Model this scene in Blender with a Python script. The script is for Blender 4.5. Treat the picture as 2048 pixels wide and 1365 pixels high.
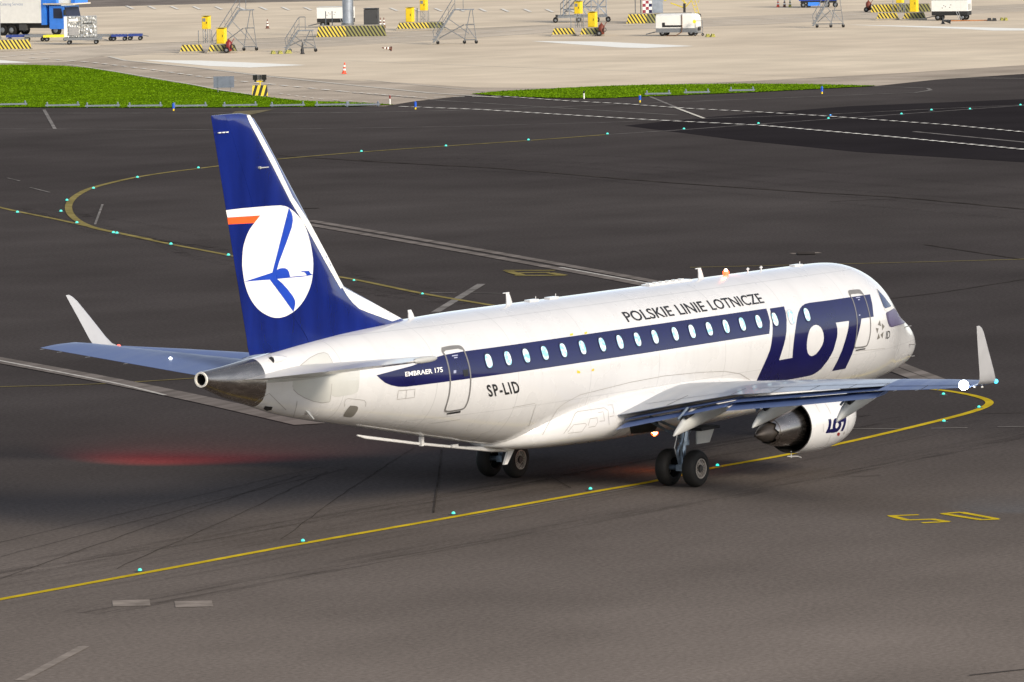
import bpy, bmesh, math, random
from math import sin, cos, pi, radians, sqrt
from mathutils import Vector, Matrix
from mathutils.geometry import tessellate_polygon
random.seed(7)
for o in list(bpy.data.objects): bpy.data.objects.remove(o)
SC = bpy.context.scene
COL = SC.collection

# ------------------------------------------------------------------ camera (metres; aeroplane heads along +X, main wheels at x = 0)
CAM = Vector((-123.0907, -78.8715, 15.5677))
YAW, PITCH, ROLL, FPX = radians(33.39077), radians(-4.728505), radians(-0.968442), 12037.07
_f = Vector((cos(PITCH)*cos(YAW), cos(PITCH)*sin(YAW), sin(PITCH)))
_r0 = Vector((sin(YAW), -cos(YAW), 0)); _u0 = _r0.cross(_f)
_r = cos(ROLL)*_r0 + sin(ROLL)*_u0; _u = -sin(ROLL)*_r0 + cos(ROLL)*_u0
cd = bpy.data.cameras.new('camera'); cam = bpy.data.objects.new('camera', cd); COL.objects.link(cam)
cam.matrix_world = Matrix(((_r.x, _u.x, -_f.x, CAM.x), (_r.y, _u.y, -_f.y, CAM.y), (_r.z, _u.z, -_f.z, CAM.z), (0, 0, 0, 1)))
cd.sensor_width = 36; cd.lens = FPX/2048*36; cd.clip_start = 1; cd.clip_end = 20000
SC.camera = cam

# ------------------------------------------------------------------ world, sun, exposure
SUN_EL, SUN_AZ = radians(24), radians(-106)      # key light: low, from the aeroplane's right
W = bpy.data.worlds.new('World'); SC.world = W; W.use_nodes = True
nt = W.node_tree; bg = nt.nodes['Background']
sky = nt.nodes.new('ShaderNodeTexSky'); sky.sky_type = 'NISHITA'; sky.sun_disc = False
sky.sun_elevation = SUN_EL; sky.sun_rotation = pi/2 - SUN_AZ
sky.air_density = 0.7; sky.dust_density = 0.6; sky.ozone_density = 0.8; 
hs_ = nt.nodes.new('ShaderNodeHueSaturation'); hs_.inputs['Saturation'].default_value = 0.5   # greyed so the fill from the sky is less blue
nt.links.new(sky.outputs[0], hs_.inputs['Color']); nt.links.new(hs_.outputs[0], bg.inputs[0]); bg.inputs[1].default_value = 0.15
sl = bpy.data.lights.new('sun', 'SUN'); sl.energy = 2.5; sl.angle = radians(18); sl.color = (1, 0.89, 0.74)
so = bpy.data.objects.new('sun', sl); COL.objects.link(so)
SD = Vector((cos(SUN_EL)*cos(SUN_AZ), cos(SUN_EL)*sin(SUN_AZ), sin(SUN_EL)))
so.rotation_euler = SD.to_track_quat('Z', 'Y').to_euler(); so.location = SD*300
SC.view_settings.view_transform = 'Standard'; SC.view_settings.look = 'None'
SC.view_settings.gamma = 1; SC.view_settings.exposure = 0.60
SC.view_settings.use_curve_mapping = False

# ------------------------------------------------------------------ measuring helpers: a sight line to a surface
def ray(px, py):
    return (_f + _r*((px-1024)/FPX) - _u*((py-682.5)/FPX))
def G(px, py, z=0.0):
    d = ray(px, py); return CAM + d*((z-CAM.z)/d.z)
def KPX(P): return FPX/(Vector(P)-CAM).length

# ------------------------------------------------------------------ materials
MATS = {}
def mat(name, col, rough=0.5, metal=0.0, coat=0.0, var=0.08, scale=3.0, emit=None, es=0.0, bump=0.0, spec=0.5, streak=None):
    if name in MATS: return MATS[name]
    m = bpy.data.materials.new(name); m.use_nodes = True; MATS[name] = m
    n = m.node_tree.nodes; l = m.node_tree.links; b = n['Principled BSDF']
    b.inputs['Roughness'].default_value = rough; b.inputs['Metallic'].default_value = metal
    b.inputs['Specular IOR Level'].default_value = spec
    b.inputs['Coat Weight'].default_value = coat; b.inputs['Coat Roughness'].default_value = 0.06
    tc = n.new('ShaderNodeTexCoord')
    no = n.new('ShaderNodeTexNoise'); no.inputs['Scale'].default_value = scale; no.inputs['Detail'].default_value = 6
    if streak:
        mp = n.new('ShaderNodeMapping'); mp.inputs['Scale'].default_value = streak
        l.new(tc.outputs['Object'], mp.inputs[0]); l.new(mp.outputs[0], no.inputs['Vector'])
    else: l.new(tc.outputs['Object'], no.inputs['Vector'])
    mr = n.new('ShaderNodeMapRange'); mr.inputs[1].default_value = 0.3; mr.inputs[2].default_value = 0.7
    mr.inputs[3].default_value = 1-var; mr.inputs[4].default_value = 1+var
    l.new(no.outputs[0], mr.inputs[0])
    vm = n.new('ShaderNodeVectorMath'); vm.operation = 'SCALE'; vm.inputs[0].default_value = col[:3]
    l.new(mr.outputs[0], vm.inputs['Scale']); l.new(vm.outputs[0], b.inputs['Base Color'])
    rr = n.new('ShaderNodeMapRange'); rr.inputs[1].default_value = 0.3; rr.inputs[2].default_value = 0.7
    rr.inputs[3].default_value = rough*0.85; rr.inputs[4].default_value = min(1, rough*1.15)
    l.new(no.outputs[0], rr.inputs[0]); l.new(rr.outputs[0], b.inputs['Roughness'])
    if bump:
        bp = n.new('ShaderNodeBump'); bp.inputs['Strength'].default_value = bump; bp.inputs['Distance'].default_value = 0.02
        l.new(no.outputs[0], bp.inputs['Height']); l.new(bp.outputs[0], b.inputs['Normal'])
    if emit:
        b.inputs['Emission Color'].default_value = (*emit, 1); b.inputs['Emission Strength'].default_value = es
    return m

def ground_mat(name, c1, c2, big=0.03, lit_near=None, mid=0.35, fine=9.0, joints=None, stain=0.25, grain=0.12, rough=0.85, crack=False):
    m = bpy.data.materials.new(name); m.use_nodes = True; MATS[name] = m
    n = m.node_tree.nodes; l = m.node_tree.links; b = n['Principled BSDF']
    b.inputs['Roughness'].default_value = rough; b.inputs['Specular IOR Level'].default_value = 0.0
    tc = n.new('ShaderNodeTexCoord')
    def noise(s, d=5, mp=None):
        no = n.new('ShaderNodeTexNoise'); no.inputs['Scale'].default_value = s; no.inputs['Detail'].default_value = d
        if mp:
            q = n.new('ShaderNodeMapping'); q.inputs['Rotation'].default_value = (0, 0, mp[0]); q.inputs['Scale'].default_value = (mp[1], mp[2], 1)
            l.new(tc.outputs['Object'], q.inputs[0]); l.new(q.outputs[0], no.inputs['Vector'])
        else: l.new(tc.outputs['Object'], no.inputs['Vector'])
        return no.outputs[0]
    def rng(s, a, bb, lo, hi):
        r = n.new('ShaderNodeMapRange'); r.inputs[1].default_value = a; r.inputs[2].default_value = bb
        r.inputs[3].default_value = lo; r.inputs[4].default_value = hi; l.new(s, r.inputs[0]); return r.outputs[0]
    mix = n.new('ShaderNodeMix'); mix.data_type = 'RGBA'
    mix.inputs[6].default_value = (*c1, 1); mix.inputs[7].default_value = (*c2, 1)
    l.new(rng(noise(big, 6), 0.4, 0.6, 0, 1), mix.inputs[0])
    if lit_near:   # floodlight falloff painted into the asphalt: paler on the near side, darker beyond
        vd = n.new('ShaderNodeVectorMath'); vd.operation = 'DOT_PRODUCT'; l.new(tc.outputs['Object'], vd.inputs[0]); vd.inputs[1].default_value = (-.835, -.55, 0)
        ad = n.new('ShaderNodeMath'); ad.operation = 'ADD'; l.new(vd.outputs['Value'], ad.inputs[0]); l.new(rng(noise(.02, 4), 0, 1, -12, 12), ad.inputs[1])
        m2 = n.new('ShaderNodeMix'); m2.data_type = 'RGBA'; m2.inputs[7].default_value = (*lit_near, 1)
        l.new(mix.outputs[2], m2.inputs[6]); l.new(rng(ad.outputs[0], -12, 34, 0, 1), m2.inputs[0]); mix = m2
    def mul(a, s):
        v = n.new('ShaderNodeVectorMath'); v.operation = 'SCALE'; l.new(a, v.inputs[0]); l.new(s, v.inputs['Scale']); return v.outputs[0]
    c = mix.outputs[2]
    c = mul(c, rng(noise(mid, 8), 0.3, 0.7, 1-stain, 1+stain))
    c = mul(c, rng(noise(0.22, 6, (0.35, 0.12, 1.2)), 0.35, 0.65, 1-stain*0.35, 1+stain*0.3))   # wheel-worn streaks along the taxi direction
    c = mul(c, rng(noise(fine, 4), 0.25, 0.75, 1-grain, 1+grain))
    c = mul(c, rng(noise(60, 2), 0.25, 0.75, 1-grain, 1+grain))
    if joints:
        q = n.new('ShaderNodeMapping'); q.inputs['Rotation'].default_value = (0, 0, joints[1])
        l.new(tc.outputs['Object'], q.inputs[0])
        br = n.new('ShaderNodeTexBrick'); br.offset = 0; br.inputs['Scale'].default_value = 1
        br.inputs['Brick Width'].default_value = joints[0]; br.inputs['Row Height'].default_value = joints[0]
        br.inputs['Mortar Size'].default_value = 0.05; br.inputs['Mortar Smooth'].default_value = 0.3
        br.inputs['Color1'].default_value = (1, 1, 1, 1); br.inputs['Color2'].default_value = (.9, .9, .9, 1); br.inputs['Mortar'].default_value = (joints[2],)*3+(1,)
        l.new(q.outputs[0], br.inputs['Vector'])
        v = n.new('ShaderNodeVectorMath'); v.operation = 'MULTIPLY'; l.new(c, v.inputs[0]); l.new(br.outputs[0], v.inputs[1]); c = v.outputs[0]
    l.new(c, b.inputs['Base Color'])
    bp = n.new('ShaderNodeBump'); bp.inputs['Strength'].default_value = 0.25; bp.inputs['Distance'].default_value = 0.01
    l.new(noise(25, 4), bp.inputs['Height']); l.new(bp.outputs[0], b.inputs['Normal'])
    return m

def stripe_mat(name, ca, cb, period=0.30, slope=0.55):
    m = bpy.data.materials.new(name); m.use_nodes = True; MATS[name] = m
    n = m.node_tree.nodes; l = m.node_tree.links; b = n['Principled BSDF']; b.inputs['Roughness'].default_value = 0.6
    tc = n.new('ShaderNodeTexCoord'); sp = n.new('ShaderNodeSeparateXYZ'); l.new(tc.outputs['Object'], sp.inputs[0])
    def M(op, a, bb=None):
        q = n.new('ShaderNodeMath'); q.operation = op
        for i, v in enumerate((a, bb)):
            if v is None: continue
            if isinstance(v, (int, float)): q.inputs[i].default_value = v
            else: l.new(v, q.inputs[i])
        return q.outputs[0]
    s = M('ADD', M('ADD', sp.outputs[0], sp.outputs[1]), M('MULTIPLY', sp.outputs[2], slope))
    fr = M('FRACT', M('DIVIDE', M('ADD', s, 50.0), period)); g = M('GREATER_THAN', fr, 0.5)
    no = n.new('ShaderNodeTexNoise'); no.inputs['Scale'].default_value = 4; l.new(tc.outputs['Object'], no.inputs['Vector'])
    mx = n.new('ShaderNodeMix'); mx.data_type = 'RGBA'; mx.inputs[6].default_value = (*ca, 1); mx.inputs[7].default_value = (*cb, 1); l.new(g, mx.inputs[0])
    mr = n.new('ShaderNodeMapRange'); mr.inputs[3].default_value = 0.75; mr.inputs[4].default_value = 1.15; l.new(no.outputs[0], mr.inputs[0])
    v = n.new('ShaderNodeVectorMath'); v.operation = 'SCALE'; l.new(mx.outputs[2], v.inputs[0]); l.new(mr.outputs[0], v.inputs['Scale'])
    l.new(v.outputs[0], b.inputs['Base Color']); return m

def emis(name, col, s):
    m = bpy.data.materials.new(name); m.use_nodes = True; MATS[name] = m
    n = m.node_tree.nodes; b = n['Principled BSDF']; b.inputs['Base Color'].default_value = (.1, .1, .1, 1)
    b.inputs['Emission Color'].default_value = (*col, 1); b.inputs['Emission Strength'].default_value = s; return m

white = mat('white_paint', (.62, .61, .60), .28, coat=.8, var=.03, scale=.8)
def seam_white():
    m = white.copy(); m.name = 'fuselage_skin'; n = m.node_tree.nodes; l = m.node_tree.links; b = n['Principled BSDF']
    src = b.inputs['Base Color'].links[0].from_socket; tc = n.new('ShaderNodeTexCoord'); sp = n.new('ShaderNodeSeparateXYZ'); l.new(tc.outputs['Object'], sp.inputs[0])
    def M(op, a, bb=None):
        q = n.new('ShaderNodeMath'); q.operation = op
        for i, v in enumerate((a, bb)):
            if v is None: continue
            if isinstance(v, (int, float)): q.inputs[i].default_value = v
            else: l.new(v, q.inputs[i])
        return q.outputs[0]
    ring = M('LESS_THAN', M('ABSOLUTE', M('SUBTRACT', M('FRACT', M('DIVIDE', M('ADD', sp.outputs[0], 50.35), 3.1)), .5)), .0035)
    lap = M('MULTIPLY', M('LESS_THAN', M('ABSOLUTE', M('SUBTRACT', sp.outputs[2], 4.42)), .006), 1.0)
    lap2 = M('LESS_THAN', M('ABSOLUTE', M('SUBTRACT', sp.outputs[2], 2.32)), .006)
    s_ = M('MINIMUM', M('ADD', ring, M('ADD', lap, lap2)), 1)
    # grime: long vertical runs on the belly
    mp = n.new('ShaderNodeMapping'); mp.inputs['Scale'].default_value = (3.5, .6, .5); l.new(tc.outputs['Object'], mp.inputs[0]); no = n.new('ShaderNodeTexNoise'); no.inputs['Scale'].default_value = 1.2; no.inputs['Detail'].default_value = 8; l.new(mp.outputs[0], no.inputs['Vector'])
    gr = n.new('ShaderNodeMapRange'); gr.inputs[1].default_value = .5; gr.inputs[2].default_value = .8; gr.inputs[3].default_value = 0; gr.inputs[4].default_value = .07; l.new(no.outputs[0], gr.inputs[0])
    k = M('SUBTRACT', 1, M('ADD', M('MULTIPLY', s_, .22), gr.outputs[0]))
    v = n.new('ShaderNodeVectorMath'); v.operation = 'SCALE'; l.new(src, v.inputs[0]); l.new(k, v.inputs['Scale']); l.new(v.outputs[0], b.inputs['Base Color']); return m
skinm = seam_white()
grayp = mat('grey_paint', (.50, .50, .48), .4, coat=.3, var=.06, scale=2, streak=(.3, 2, 1))
lgray = mat('pale_grey_paint', (.42, .42, .40), .45, coat=.2, var=.05)
navy = mat('navy_paint', (.004, .004, .055), .3, coat=.5, spec=.3, var=.10, scale=1.2)
finblue = mat('blue_fin_paint', (.002, .011, .125), .2, coat=1.0, spec=.3, var=.30, scale=1.1, bump=.35, streak=(1.5, 1, .35))
redp = mat('orange_red_paint', (.85, .10, .01), .4, coat=.4)
blackp = mat('black_paint', (.012, .012, .013), .5)
wingg = mat('wing_grey_paint', (.25, .275, .32), .34, coat=.3, var=.06, scale=1.5, streak=(.4, 2, 1))
flapm = mat('flap_grey_sky_tint', (.08, .12, .26), .45, coat=.1, spec=.35, var=.08, scale=1.5, streak=(.4, 2, 1))  # grey paint with the blue of the reflected sky mixed into its colour
fgap = mat('dark_gap', (.01, .01, .012), .8)
metal = mat('bare_metal', (.33, .295, .265), .26, metal=1.0, var=.18, scale=1.5, streak=(1, 6, 6))
dmetal = mat('burnt_metal', (.16, .14, .12), .38, metal=.9, var=.25, scale=3)
cowlin = mat('dark_duct', (.03, .028, .026), .5, metal=.3)
rubber = mat('tyre_rubber', (.011, .010, .009), .7, var=.2, spec=.25)
rimm = mat('wheel_metal', (.34, .30, .26), .45, metal=.2)
strutm = mat('gear_steel', (.22, .27, .33), .35, metal=.5, var=.3, scale=10)
frameg = mat('door_frame_grey', (.16, .155, .15), .5)
glass = mat('cockpit_glass', (.012,.022,.08), .2, spec=.35)
purple = mat('mauve_shade_paint', (.07, .055, .11), .4, spec=.3)
seamm = mat('panel_seam', (.30, .28, .26), .7)
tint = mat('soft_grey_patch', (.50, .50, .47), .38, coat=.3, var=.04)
galv = mat('galvanised_steel', (.19, .20, .21), .45, metal=.35, var=.2, scale=8)
colm = mat('column_steel', (.30, .33, .37), .4, metal=.4, var=.15)
yel = mat('yellow_paint', (.80, .56, .01), .45, var=.06)
yel2 = mat('yellow_shade_paint', (.42, .33, .03), .5)
red = mat('dark_red_paint', (.22, .015, .012), .45)
rust = mat('rusty_red_paint', (.16, .03, .012), .6, var=.3)
orange = mat('cone_orange', (.70, .07, .02), .5)
brown = mat('cone_brown', (.14, .05, .03), .6)
wht = mat('plain_white', (.78, .77, .72), .45, var=.04)
blu = mat('truck_blue', (.03, .20, .72), .35, coat=.5)
dblu = mat('dolly_blue', (.012, .035, .20), .5)
blk = mat('chassis_black', (.015, .015, .015), .7)
dgrey = mat('cabinet_grey', (.045, .045, .045), .6)
silver = mat('foil_silver', (.42, .42, .40), .35, metal=.6, var=.5, scale=5, bump=.6)
canopy = mat('canopy_beige', (.62, .56, .45), .6)
conc = mat('barrier_concrete', (.30, .27, .22), .85, var=.15)
signg = mat('sign_back_grey', (.13, .15, .19), .5, var=.1)
chk = mat('chock_yellow', (.38, .36, .08), .7, var=.3)
mblue = mat('marker_blue', (.005, .09, .55), .4)
chkred = mat('checker_red', (.28, .03, .05), .6)
hose = mat('hose_orange', (.45, .16, .04), .6)
ypaint = mat('taxi_yellow', (.50, .36, .025), .7, spec=0, var=.22, scale=1.4)
ypale = mat('faded_taxi_yellow', (.24, .195, .075), .75, spec=0, var=.3, scale=1.0)
wpaint = mat('marking_white', (.55, .52, .47), .7, spec=0, var=.25, scale=1.2)
wfade = mat('faded_white', (.20, .185, .17), .8, spec=0, var=.4, scale=.8)
tar = mat('tar_seam', (.055, .047, .042), .7, spec=0, var=.4, scale=.7)
stripe = stripe_mat('hazard_stripes', (.68, .52, .06), (.015, .014, .012))
stripe_shade = stripe_mat('hazard_stripes_shaded', (.24, .23, .07), (.014, .014, .011))  # right part of a barrier: shade of a turned-away face painted in
brightyel = stripe

# ------------------------------------------------------------------ mesh helper
class MB:
    def __init__(s): s.v = []; s.f = []; s.m = []; s.mats = []
    def mi(s, m):
        if m not in s.mats: s.mats.append(m)
        return s.mats.index(m)
    def add(s, vs, fs, m):
        o = len(s.v); s.v += [tuple(v) for v in vs]; k = s.mi(m)
        for f in fs: s.f.append([i+o for i in f]); s.m.append(k)
    def box(s, x0, x1, y0, y1, z0, z1, m):
        s.add([(x0,y0,z0),(x1,y0,z0),(x1,y1,z0),(x0,y1,z0),(x0,y0,z1),(x1,y0,z1),(x1,y1,z1),(x0,y1,z1)],
              [(0,3,2,1),(4,5,6,7),(0,1,5,4),(1,2,6,5),(2,3,7,6),(3,0,4,7)], m); return s
    def hexa(s, p, m):
        s.add(p, [(0,3,2,1),(4,5,6,7),(0,1,5,4),(1,2,6,5),(2,3,7,6),(3,0,4,7)], m); return s
    def loft(s, rings, m, cap=True, closed=True):
        n = len(rings[0]); vs = [v for r in rings for v in r]; fs = []
        for i in range(len(rings)-1):
            for j in range(n if closed else n-1):
                a = i*n+j; b = i*n+(j+1) % n; fs.append((a, b, b+n, a+n))
        if cap and closed: fs.append(tuple(range(n-1, -1, -1))); fs.append(tuple((len(rings)-1)*n+j for j in range(n)))
        s.add(vs, fs, m); return s
    def cyl(s, p, q, r, m, r2=None, n=14, cap=True):
        p = Vector(p); q = Vector(q); r2 = r if r2 is None else r2
        z = (q-p).normalized(); x = z.orthogonal().normalized(); y = z.cross(x)
        R = [[c+(x*cos(2*pi*k/n)+y*sin(2*pi*k/n))*rr for k in range(n)] for c, rr in ((p, r), (q, r2))]
        return s.loft(R, m, cap)
    def bars(s, L, r, m, n=6):
        for a, b in L: s.cyl(a, b, r, m, n=n)
        return s
    def path(s, pts, r, m, n=8):
        for a, b in zip(pts, pts[1:]): s.cyl(a, b, r, m, n=n)
        return s
    def revolve(s, prof, m, c=(0,0,0), ax='x', n=48, cap=False):
        R = []
        for a, r in prof:
            ring = []
            for k in range(n):
                t = 2*pi*k/n
                if ax == 'x': ring.append((c[0]+a, c[1]+r*cos(t), c[2]+r*sin(t)))
                elif ax == 'y': ring.append((c[0]+r*sin(t), c[1]+a, c[2]+r*cos(t)))
                else: ring.append((c[0]+r*cos(t), c[1]+r*sin(t), c[2]+a))
            R.append(ring)
        return s.loft(R, m, cap)
    def sphere(s, c, r, m, n=16, h=8, zs=1):
        prof = [(r*zs*-cos(pi*i/h), max(r*sin(pi*i/h), 1e-4)) for i in range(h+1)]
        return s.revolve(prof, m, c, 'z', n)
    def build(s, name, parent=None, smooth=False, fix=True):
        me = bpy.data.meshes.new(name); me.from_pydata(s.v, [], s.f)
        for m in s.mats: me.materials.append(m)
        me.polygons.foreach_set('material_index', s.m)
        if fix:
            bm = bmesh.new(); bm.from_mesh(me); bmesh.ops.remove_doubles(bm, verts=bm.verts, dist=1e-5)
            bmesh.ops.recalc_face_normals(bm, faces=bm.faces); bm.to_mesh(me); bm.free()
        me.update()
        if smooth:
            me.shade_smooth(); me.set_sharp_from_angle(angle=radians(smooth if smooth > 1 else 38))
        o = bpy.data.objects.new(name, me); COL.objects.link(o)
        if parent: o.parent = parent
        return o

def tag(o, label=None, cat=None, group=None, kind=None):
    for k, v in (('label', label), ('category', cat), ('group', group), ('kind', kind)):
        if v: o[k] = v
    return o
def thing(name, label, cat, loc=(0,0,0), rz=0.0, group=None):
    o = bpy.data.objects.new(name, None); o.empty_display_size = .2; COL.objects.link(o)
    o.location = loc; o.rotation_euler = (0, 0, rz); return tag(o, label, cat, group)
def kids(o): return [c for c in bpy.data.objects if c.parent == o]
def dup(o, loc, rz=None, label=None):
    ks = kids(o); r = o.copy(); COL.objects.link(r); r.location = loc
    if rz is not None: r.rotation_euler = (0, 0, rz)
    if label: r['label'] = label
    for c in ks:
        gk = kids(c); d = c.copy(); COL.objects.link(d); d.parent = r
        for g in gk: e = g.copy(); COL.objects.link(e); e.parent = d
    return r

def catmull(P, k=8):
    if len(P) < 3: return [Vector(p) for p in P]
    P = [Vector(p) for p in P]; Q = [2*P[0]-P[1]]+P+[2*P[-1]-P[-2]]; R = []
    for i in range(1, len(Q)-2):
        a, b, c, d = Q[i-1:i+3]
        for j in range(k):
            t = j/k; R.append(.5*((2*b)+(c-a)*t+(2*a-5*b+4*c-d)*t*t+(3*b-a-3*c+d)*t**3))
    R.append(P[-1]); return R

# ------------------------------------------------------------------ ground, roads, markings (kind = structure)
Z1, Z2, Z3, Z4 = .004, .008, .012, .016
def sheet(name, px, z, m, extra=None):
    P = [G(a, b) for a, b in px]; P = [Vector((p.x, p.y, z)) for p in P]
    tri = tessellate_polygon([P]); me = bpy.data.meshes.new(name)
    me.from_pydata([tuple(p) for p in P], [], [tuple(t) for t in tri])
    bm = bmesh.new(); bm.from_mesh(me)
    for f in bm.faces:
        f.normal_update()
        if f.normal.z < 0: f.normal_flip()
    bm.to_mesh(me); bm.free()
    me.materials.append(m); o = bpy.data.objects.new(name, me); COL.objects.link(o)
    return tag(o, kind='structure')
class Lines:
    def __init__(s, name, m, z): s.mb = MB(); s.name = name; s.m = m; s.z = z
    def line(s, px, w, smooth=True, dash=None, px_mode=True, dpx=None):
        if dpx:
            Lp = sum(math.hypot(b[0]-a[0], b[1]-a[1]) for a, b in zip(px, px[1:])); Q = [G(a, b) for a, b in px]
            Lg = sum((b-a).length for a, b in zip(Q, Q[1:])); dash = (dpx[0]*Lg/Lp, dpx[1]*Lg/Lp)
        P = [G(a, b) for a, b in px] if px_mode else [Vector(p) for p in px]
        if smooth: P = catmull(P, 10)
        if dash:
            on, off = dash; Q = []; D = [0]
            for a, b in zip(P, P[1:]): D.append(D[-1]+(b-a).length)
            def at(t):
                for i in range(len(P)-1):
                    if D[i+1] >= t: return P[i].lerp(P[i+1], (t-D[i])/max(1e-9, D[i+1]-D[i]))
                return P[-1]
            t = 0
            while t < D[-1]:
                s._rib([at(t), at(min(t+on, D[-1]))], w); t += on+off
        else: s._rib(P, w)
        return s
    def _rib(s, P, w):
        s.k = getattr(s, 'k', 0)+1; z = s.z+.0004*s.k if s.k < 60 else s.z+.024
        L = []; R = []
        for i, p in enumerate(P):
            a = P[max(0, i-1)]; b = P[min(len(P)-1, i+1)]; t = (b-a); t.z = 0
            if t.length < 1e-9: t = Vector((1, 0, 0))
            t.normalize(); n = Vector((-t.y, t.x, 0))*(w/2)
            L.append((p.x+n.x, p.y+n.y, z)); R.append((p.x-n.x, p.y-n.y, z))
        n = len(P); s.mb.add(L+R, [(i, i+n, i+n+1, i+1) for i in range(n-1)], s.m)
    def done(s): return tag(s.mb.build(s.name, fix=False), kind='structure')

asph = ground_mat('taxiway_asphalt', (.060, .0525, .050), (.074, .065, .061), big=.012, mid=.12, stain=.14, grain=.22, lit_near=(.185, .155, .132))
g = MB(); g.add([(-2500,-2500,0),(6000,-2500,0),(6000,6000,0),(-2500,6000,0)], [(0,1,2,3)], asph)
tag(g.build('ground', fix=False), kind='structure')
asph_far = ground_mat('newer_asphalt', (.055, .046, .044), (.068, .058, .054), big=.015, mid=.1, stain=.15)
asph_dark = ground_mat('dark_asphalt', (.025, .022, .0235), (.031, .0275, .0285), big=.02, mid=.15, stain=.12)
tan = ground_mat('worn_tan_asphalt', (.40, .335, .265), (.48, .405, .32), big=.03, mid=.2, stain=.2)
concm = ground_mat('apron_concrete', (.68, .57, .43), (.72, .61, .46), big=.02, mid=.15, stain=.10, grain=.06, joints=(7.5, .2, .86))
roadm = ground_mat('service_road_asphalt', (.50, .43, .34), (.56, .48, .38), big=.03, mid=.3, stain=.14)
far_dark = ground_mat('far_stand_asphalt', (.20, .17, .15), (.23, .20, .17), big=.03)
#sheet('taxiway', [(-600,860),(0,800),(500,700),(1100,640),(1700,650),(2300,720),(2600,300),(2300,100),(1500,160),(800,200),(0,205),(-600,205)], Z1, asph_far)
sheet('dark_taxiway', [(1250,252),(1480,281),(1720,305),(2060,326),(2500,345),(2500,180),(2048,199),(1700,213),(1400,236)], Z2, asph_dark)
sheet('service_apron', [(-700,218),(-300,216),(0,216),(770,213),(830,203),(950,190),(1100,196),(1750,173),(1870,160),(2300,132),(2700,0),(2900,-150),(-900,-150),(-900,60)], Z2, tan)
sheet('apron', [(-900,108),(100,100),(205,113),(260,122),(420,138),(540,152),(620,158),(700,162),(800,166),(950,176),(1100,177),(1300,171),(1500,163),(1650,155),(1800,147),(2048,131),(2500,100),(2800,0),(3000,-150),(-1000,-150)], Z3, concm)
sheet('service_road', [(-900,118),(0,104),(200,92),(500,79),(770,66),(1100,51),(1520,32),(2048,9),(2500,-8),(2500,10),(2048,23),(1760,36),(1520,50),(1100,66),(860,81),(620,95),(400,104),(205,113),(140,125),(-900,150)], Z4, roadm)
sheet('far_road', [(150,16),(500,6),(900,-2),(1500,-10),(1500,-30),(150,-30)], Z4, far_dark)
wp2 = mat('bright_white', (.88, .86, .78), .6, spec=0, var=.05)  # near-white tone of the lens-shaped apron patches
sheet('white_apron_patch', [(282,121),(400,122),(520,127),(612,131),(500,136),(420,133)], Z4+.004, wp2)
sheet('white_apron_patch', [(1062,83),(1200,84),(1388,93),(1290,97),(1240,96),(1130,88)], Z4+.004, wp2)
sheet('white_apron_patch', [(1690,50),(1850,53),(2060,58),(2150,62),(1985,62),(1930,59)], Z4+.004, wp2)
sheet('white_apron_patch', [(-80,119),(0,121),(62,126),(0,127),(-80,126)], Z4+.004, wp2)

yl = Lines('yellow_taxi_line', ypaint, Z2+.004)
yl.line([(-60,1212),(0,1200),(300,1145),(607,1088),(907,1035),(1180,986),(1310,963),(1420,938),(1560,913),(1700,884),(1800,861),(1870,844),(1925,830),(1960,819),(1978,809),(1974,801),(1950,793),(1915,786),(1880,781),(1835,778),(1780,775)], .23)
yl.done()
yf = Lines('faded_yellow_taxi_line', ypale, Z2+.008)
yf.line([(-40,407),(0,416),(50,427),(120,441),(232,466),(340,489),(460,512),(590,540),(708,560),(845,588),(985,612)], .25)
yf.line([(300,480),(232,466),(190,457),(160,445),(142,430),(137,416),(141,404),(153,392),(178,379),(220,367),(275,355),(340,345),(397,338),(436,333),(548,320),(723,305),(892,293),(1057,282),(1215,270)], .32)
yf.line([(-60,778),(0,775),(200,769),(400,757),(500,751)], .13)
yf.line([(1380,536),(1640,530),(1850,525),(2100,518)], .14)
for a in ([(1007,542),(1110,542)], [(1030,547),(1100,546)], [(1030,552),(1132,552)], [(1018,544),(1042,551)], [(1100,547),(1128,552)]): yf.line(a, .35, False)
yf.done()
y5 = Lines('yellow_stand_number', ypaint, Z1+.004)
o5 = lambda x, y: (1350+x/2.703, 860+y/2.703)
for a, w in (([o5(1150,467), o5(1318,461)], .19), ([o5(1172,468), o5(1255,490)], .19), ([o5(1240,490), o5(1400,485)], .19), ([o5(1385,484), o5(1478,499)], .19), ([o5(1335,505), o5(1480,498)], .19),
             ([o5(1440,456), o5(1550,447)], .19), ([o5(1545,448), o5(1742,484)], .19), ([o5(1640,489), o5(1752,485)], .19), ([o5(1450,456), o5(1650,488)], .19)):
    y5.line(a, w, False)
y5.done()
wf = Lines('faded_white_line', mat('pale_worn_line', (.175, .152, .135), .8, spec=0, var=.35, scale=.6, streak=(.2, 3, 1)), Z2+.012)
for o_ in (-.42,.42):
    q_ = [G(a, b) for a, b in ((600,443),(860,488),(1040,520),(1300,568),(1500,612))]; n_ = (q_[-1]-q_[0]).normalized().cross(Vector((0,0,1)))*o_
    wf.line([p+n_ for p in q_], .5, px_mode=False)
wf.line([(-60,712),(0,722),(200,759),(400,800),(620,850)], .9)
wf.line([(1740,705),(1806,733),(1884,763)], .42); wf.line([(1730,716),(1790,741),(1852,764)], .5)
wf.done()
wl = Lines('white_line', mat('fresh_white_line', (.45, .42, .38), .6, spec=0, var=.25), Z2+.016)
wl.line([(1120,536),(1300,569),(1400,590)], .16)
wl.line([(-60,712),(0,723),(120,746),(240,770),(330,792)], .13)
wl.done()
w1 = Lines('thin_white_line', wfade, Z3)
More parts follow.
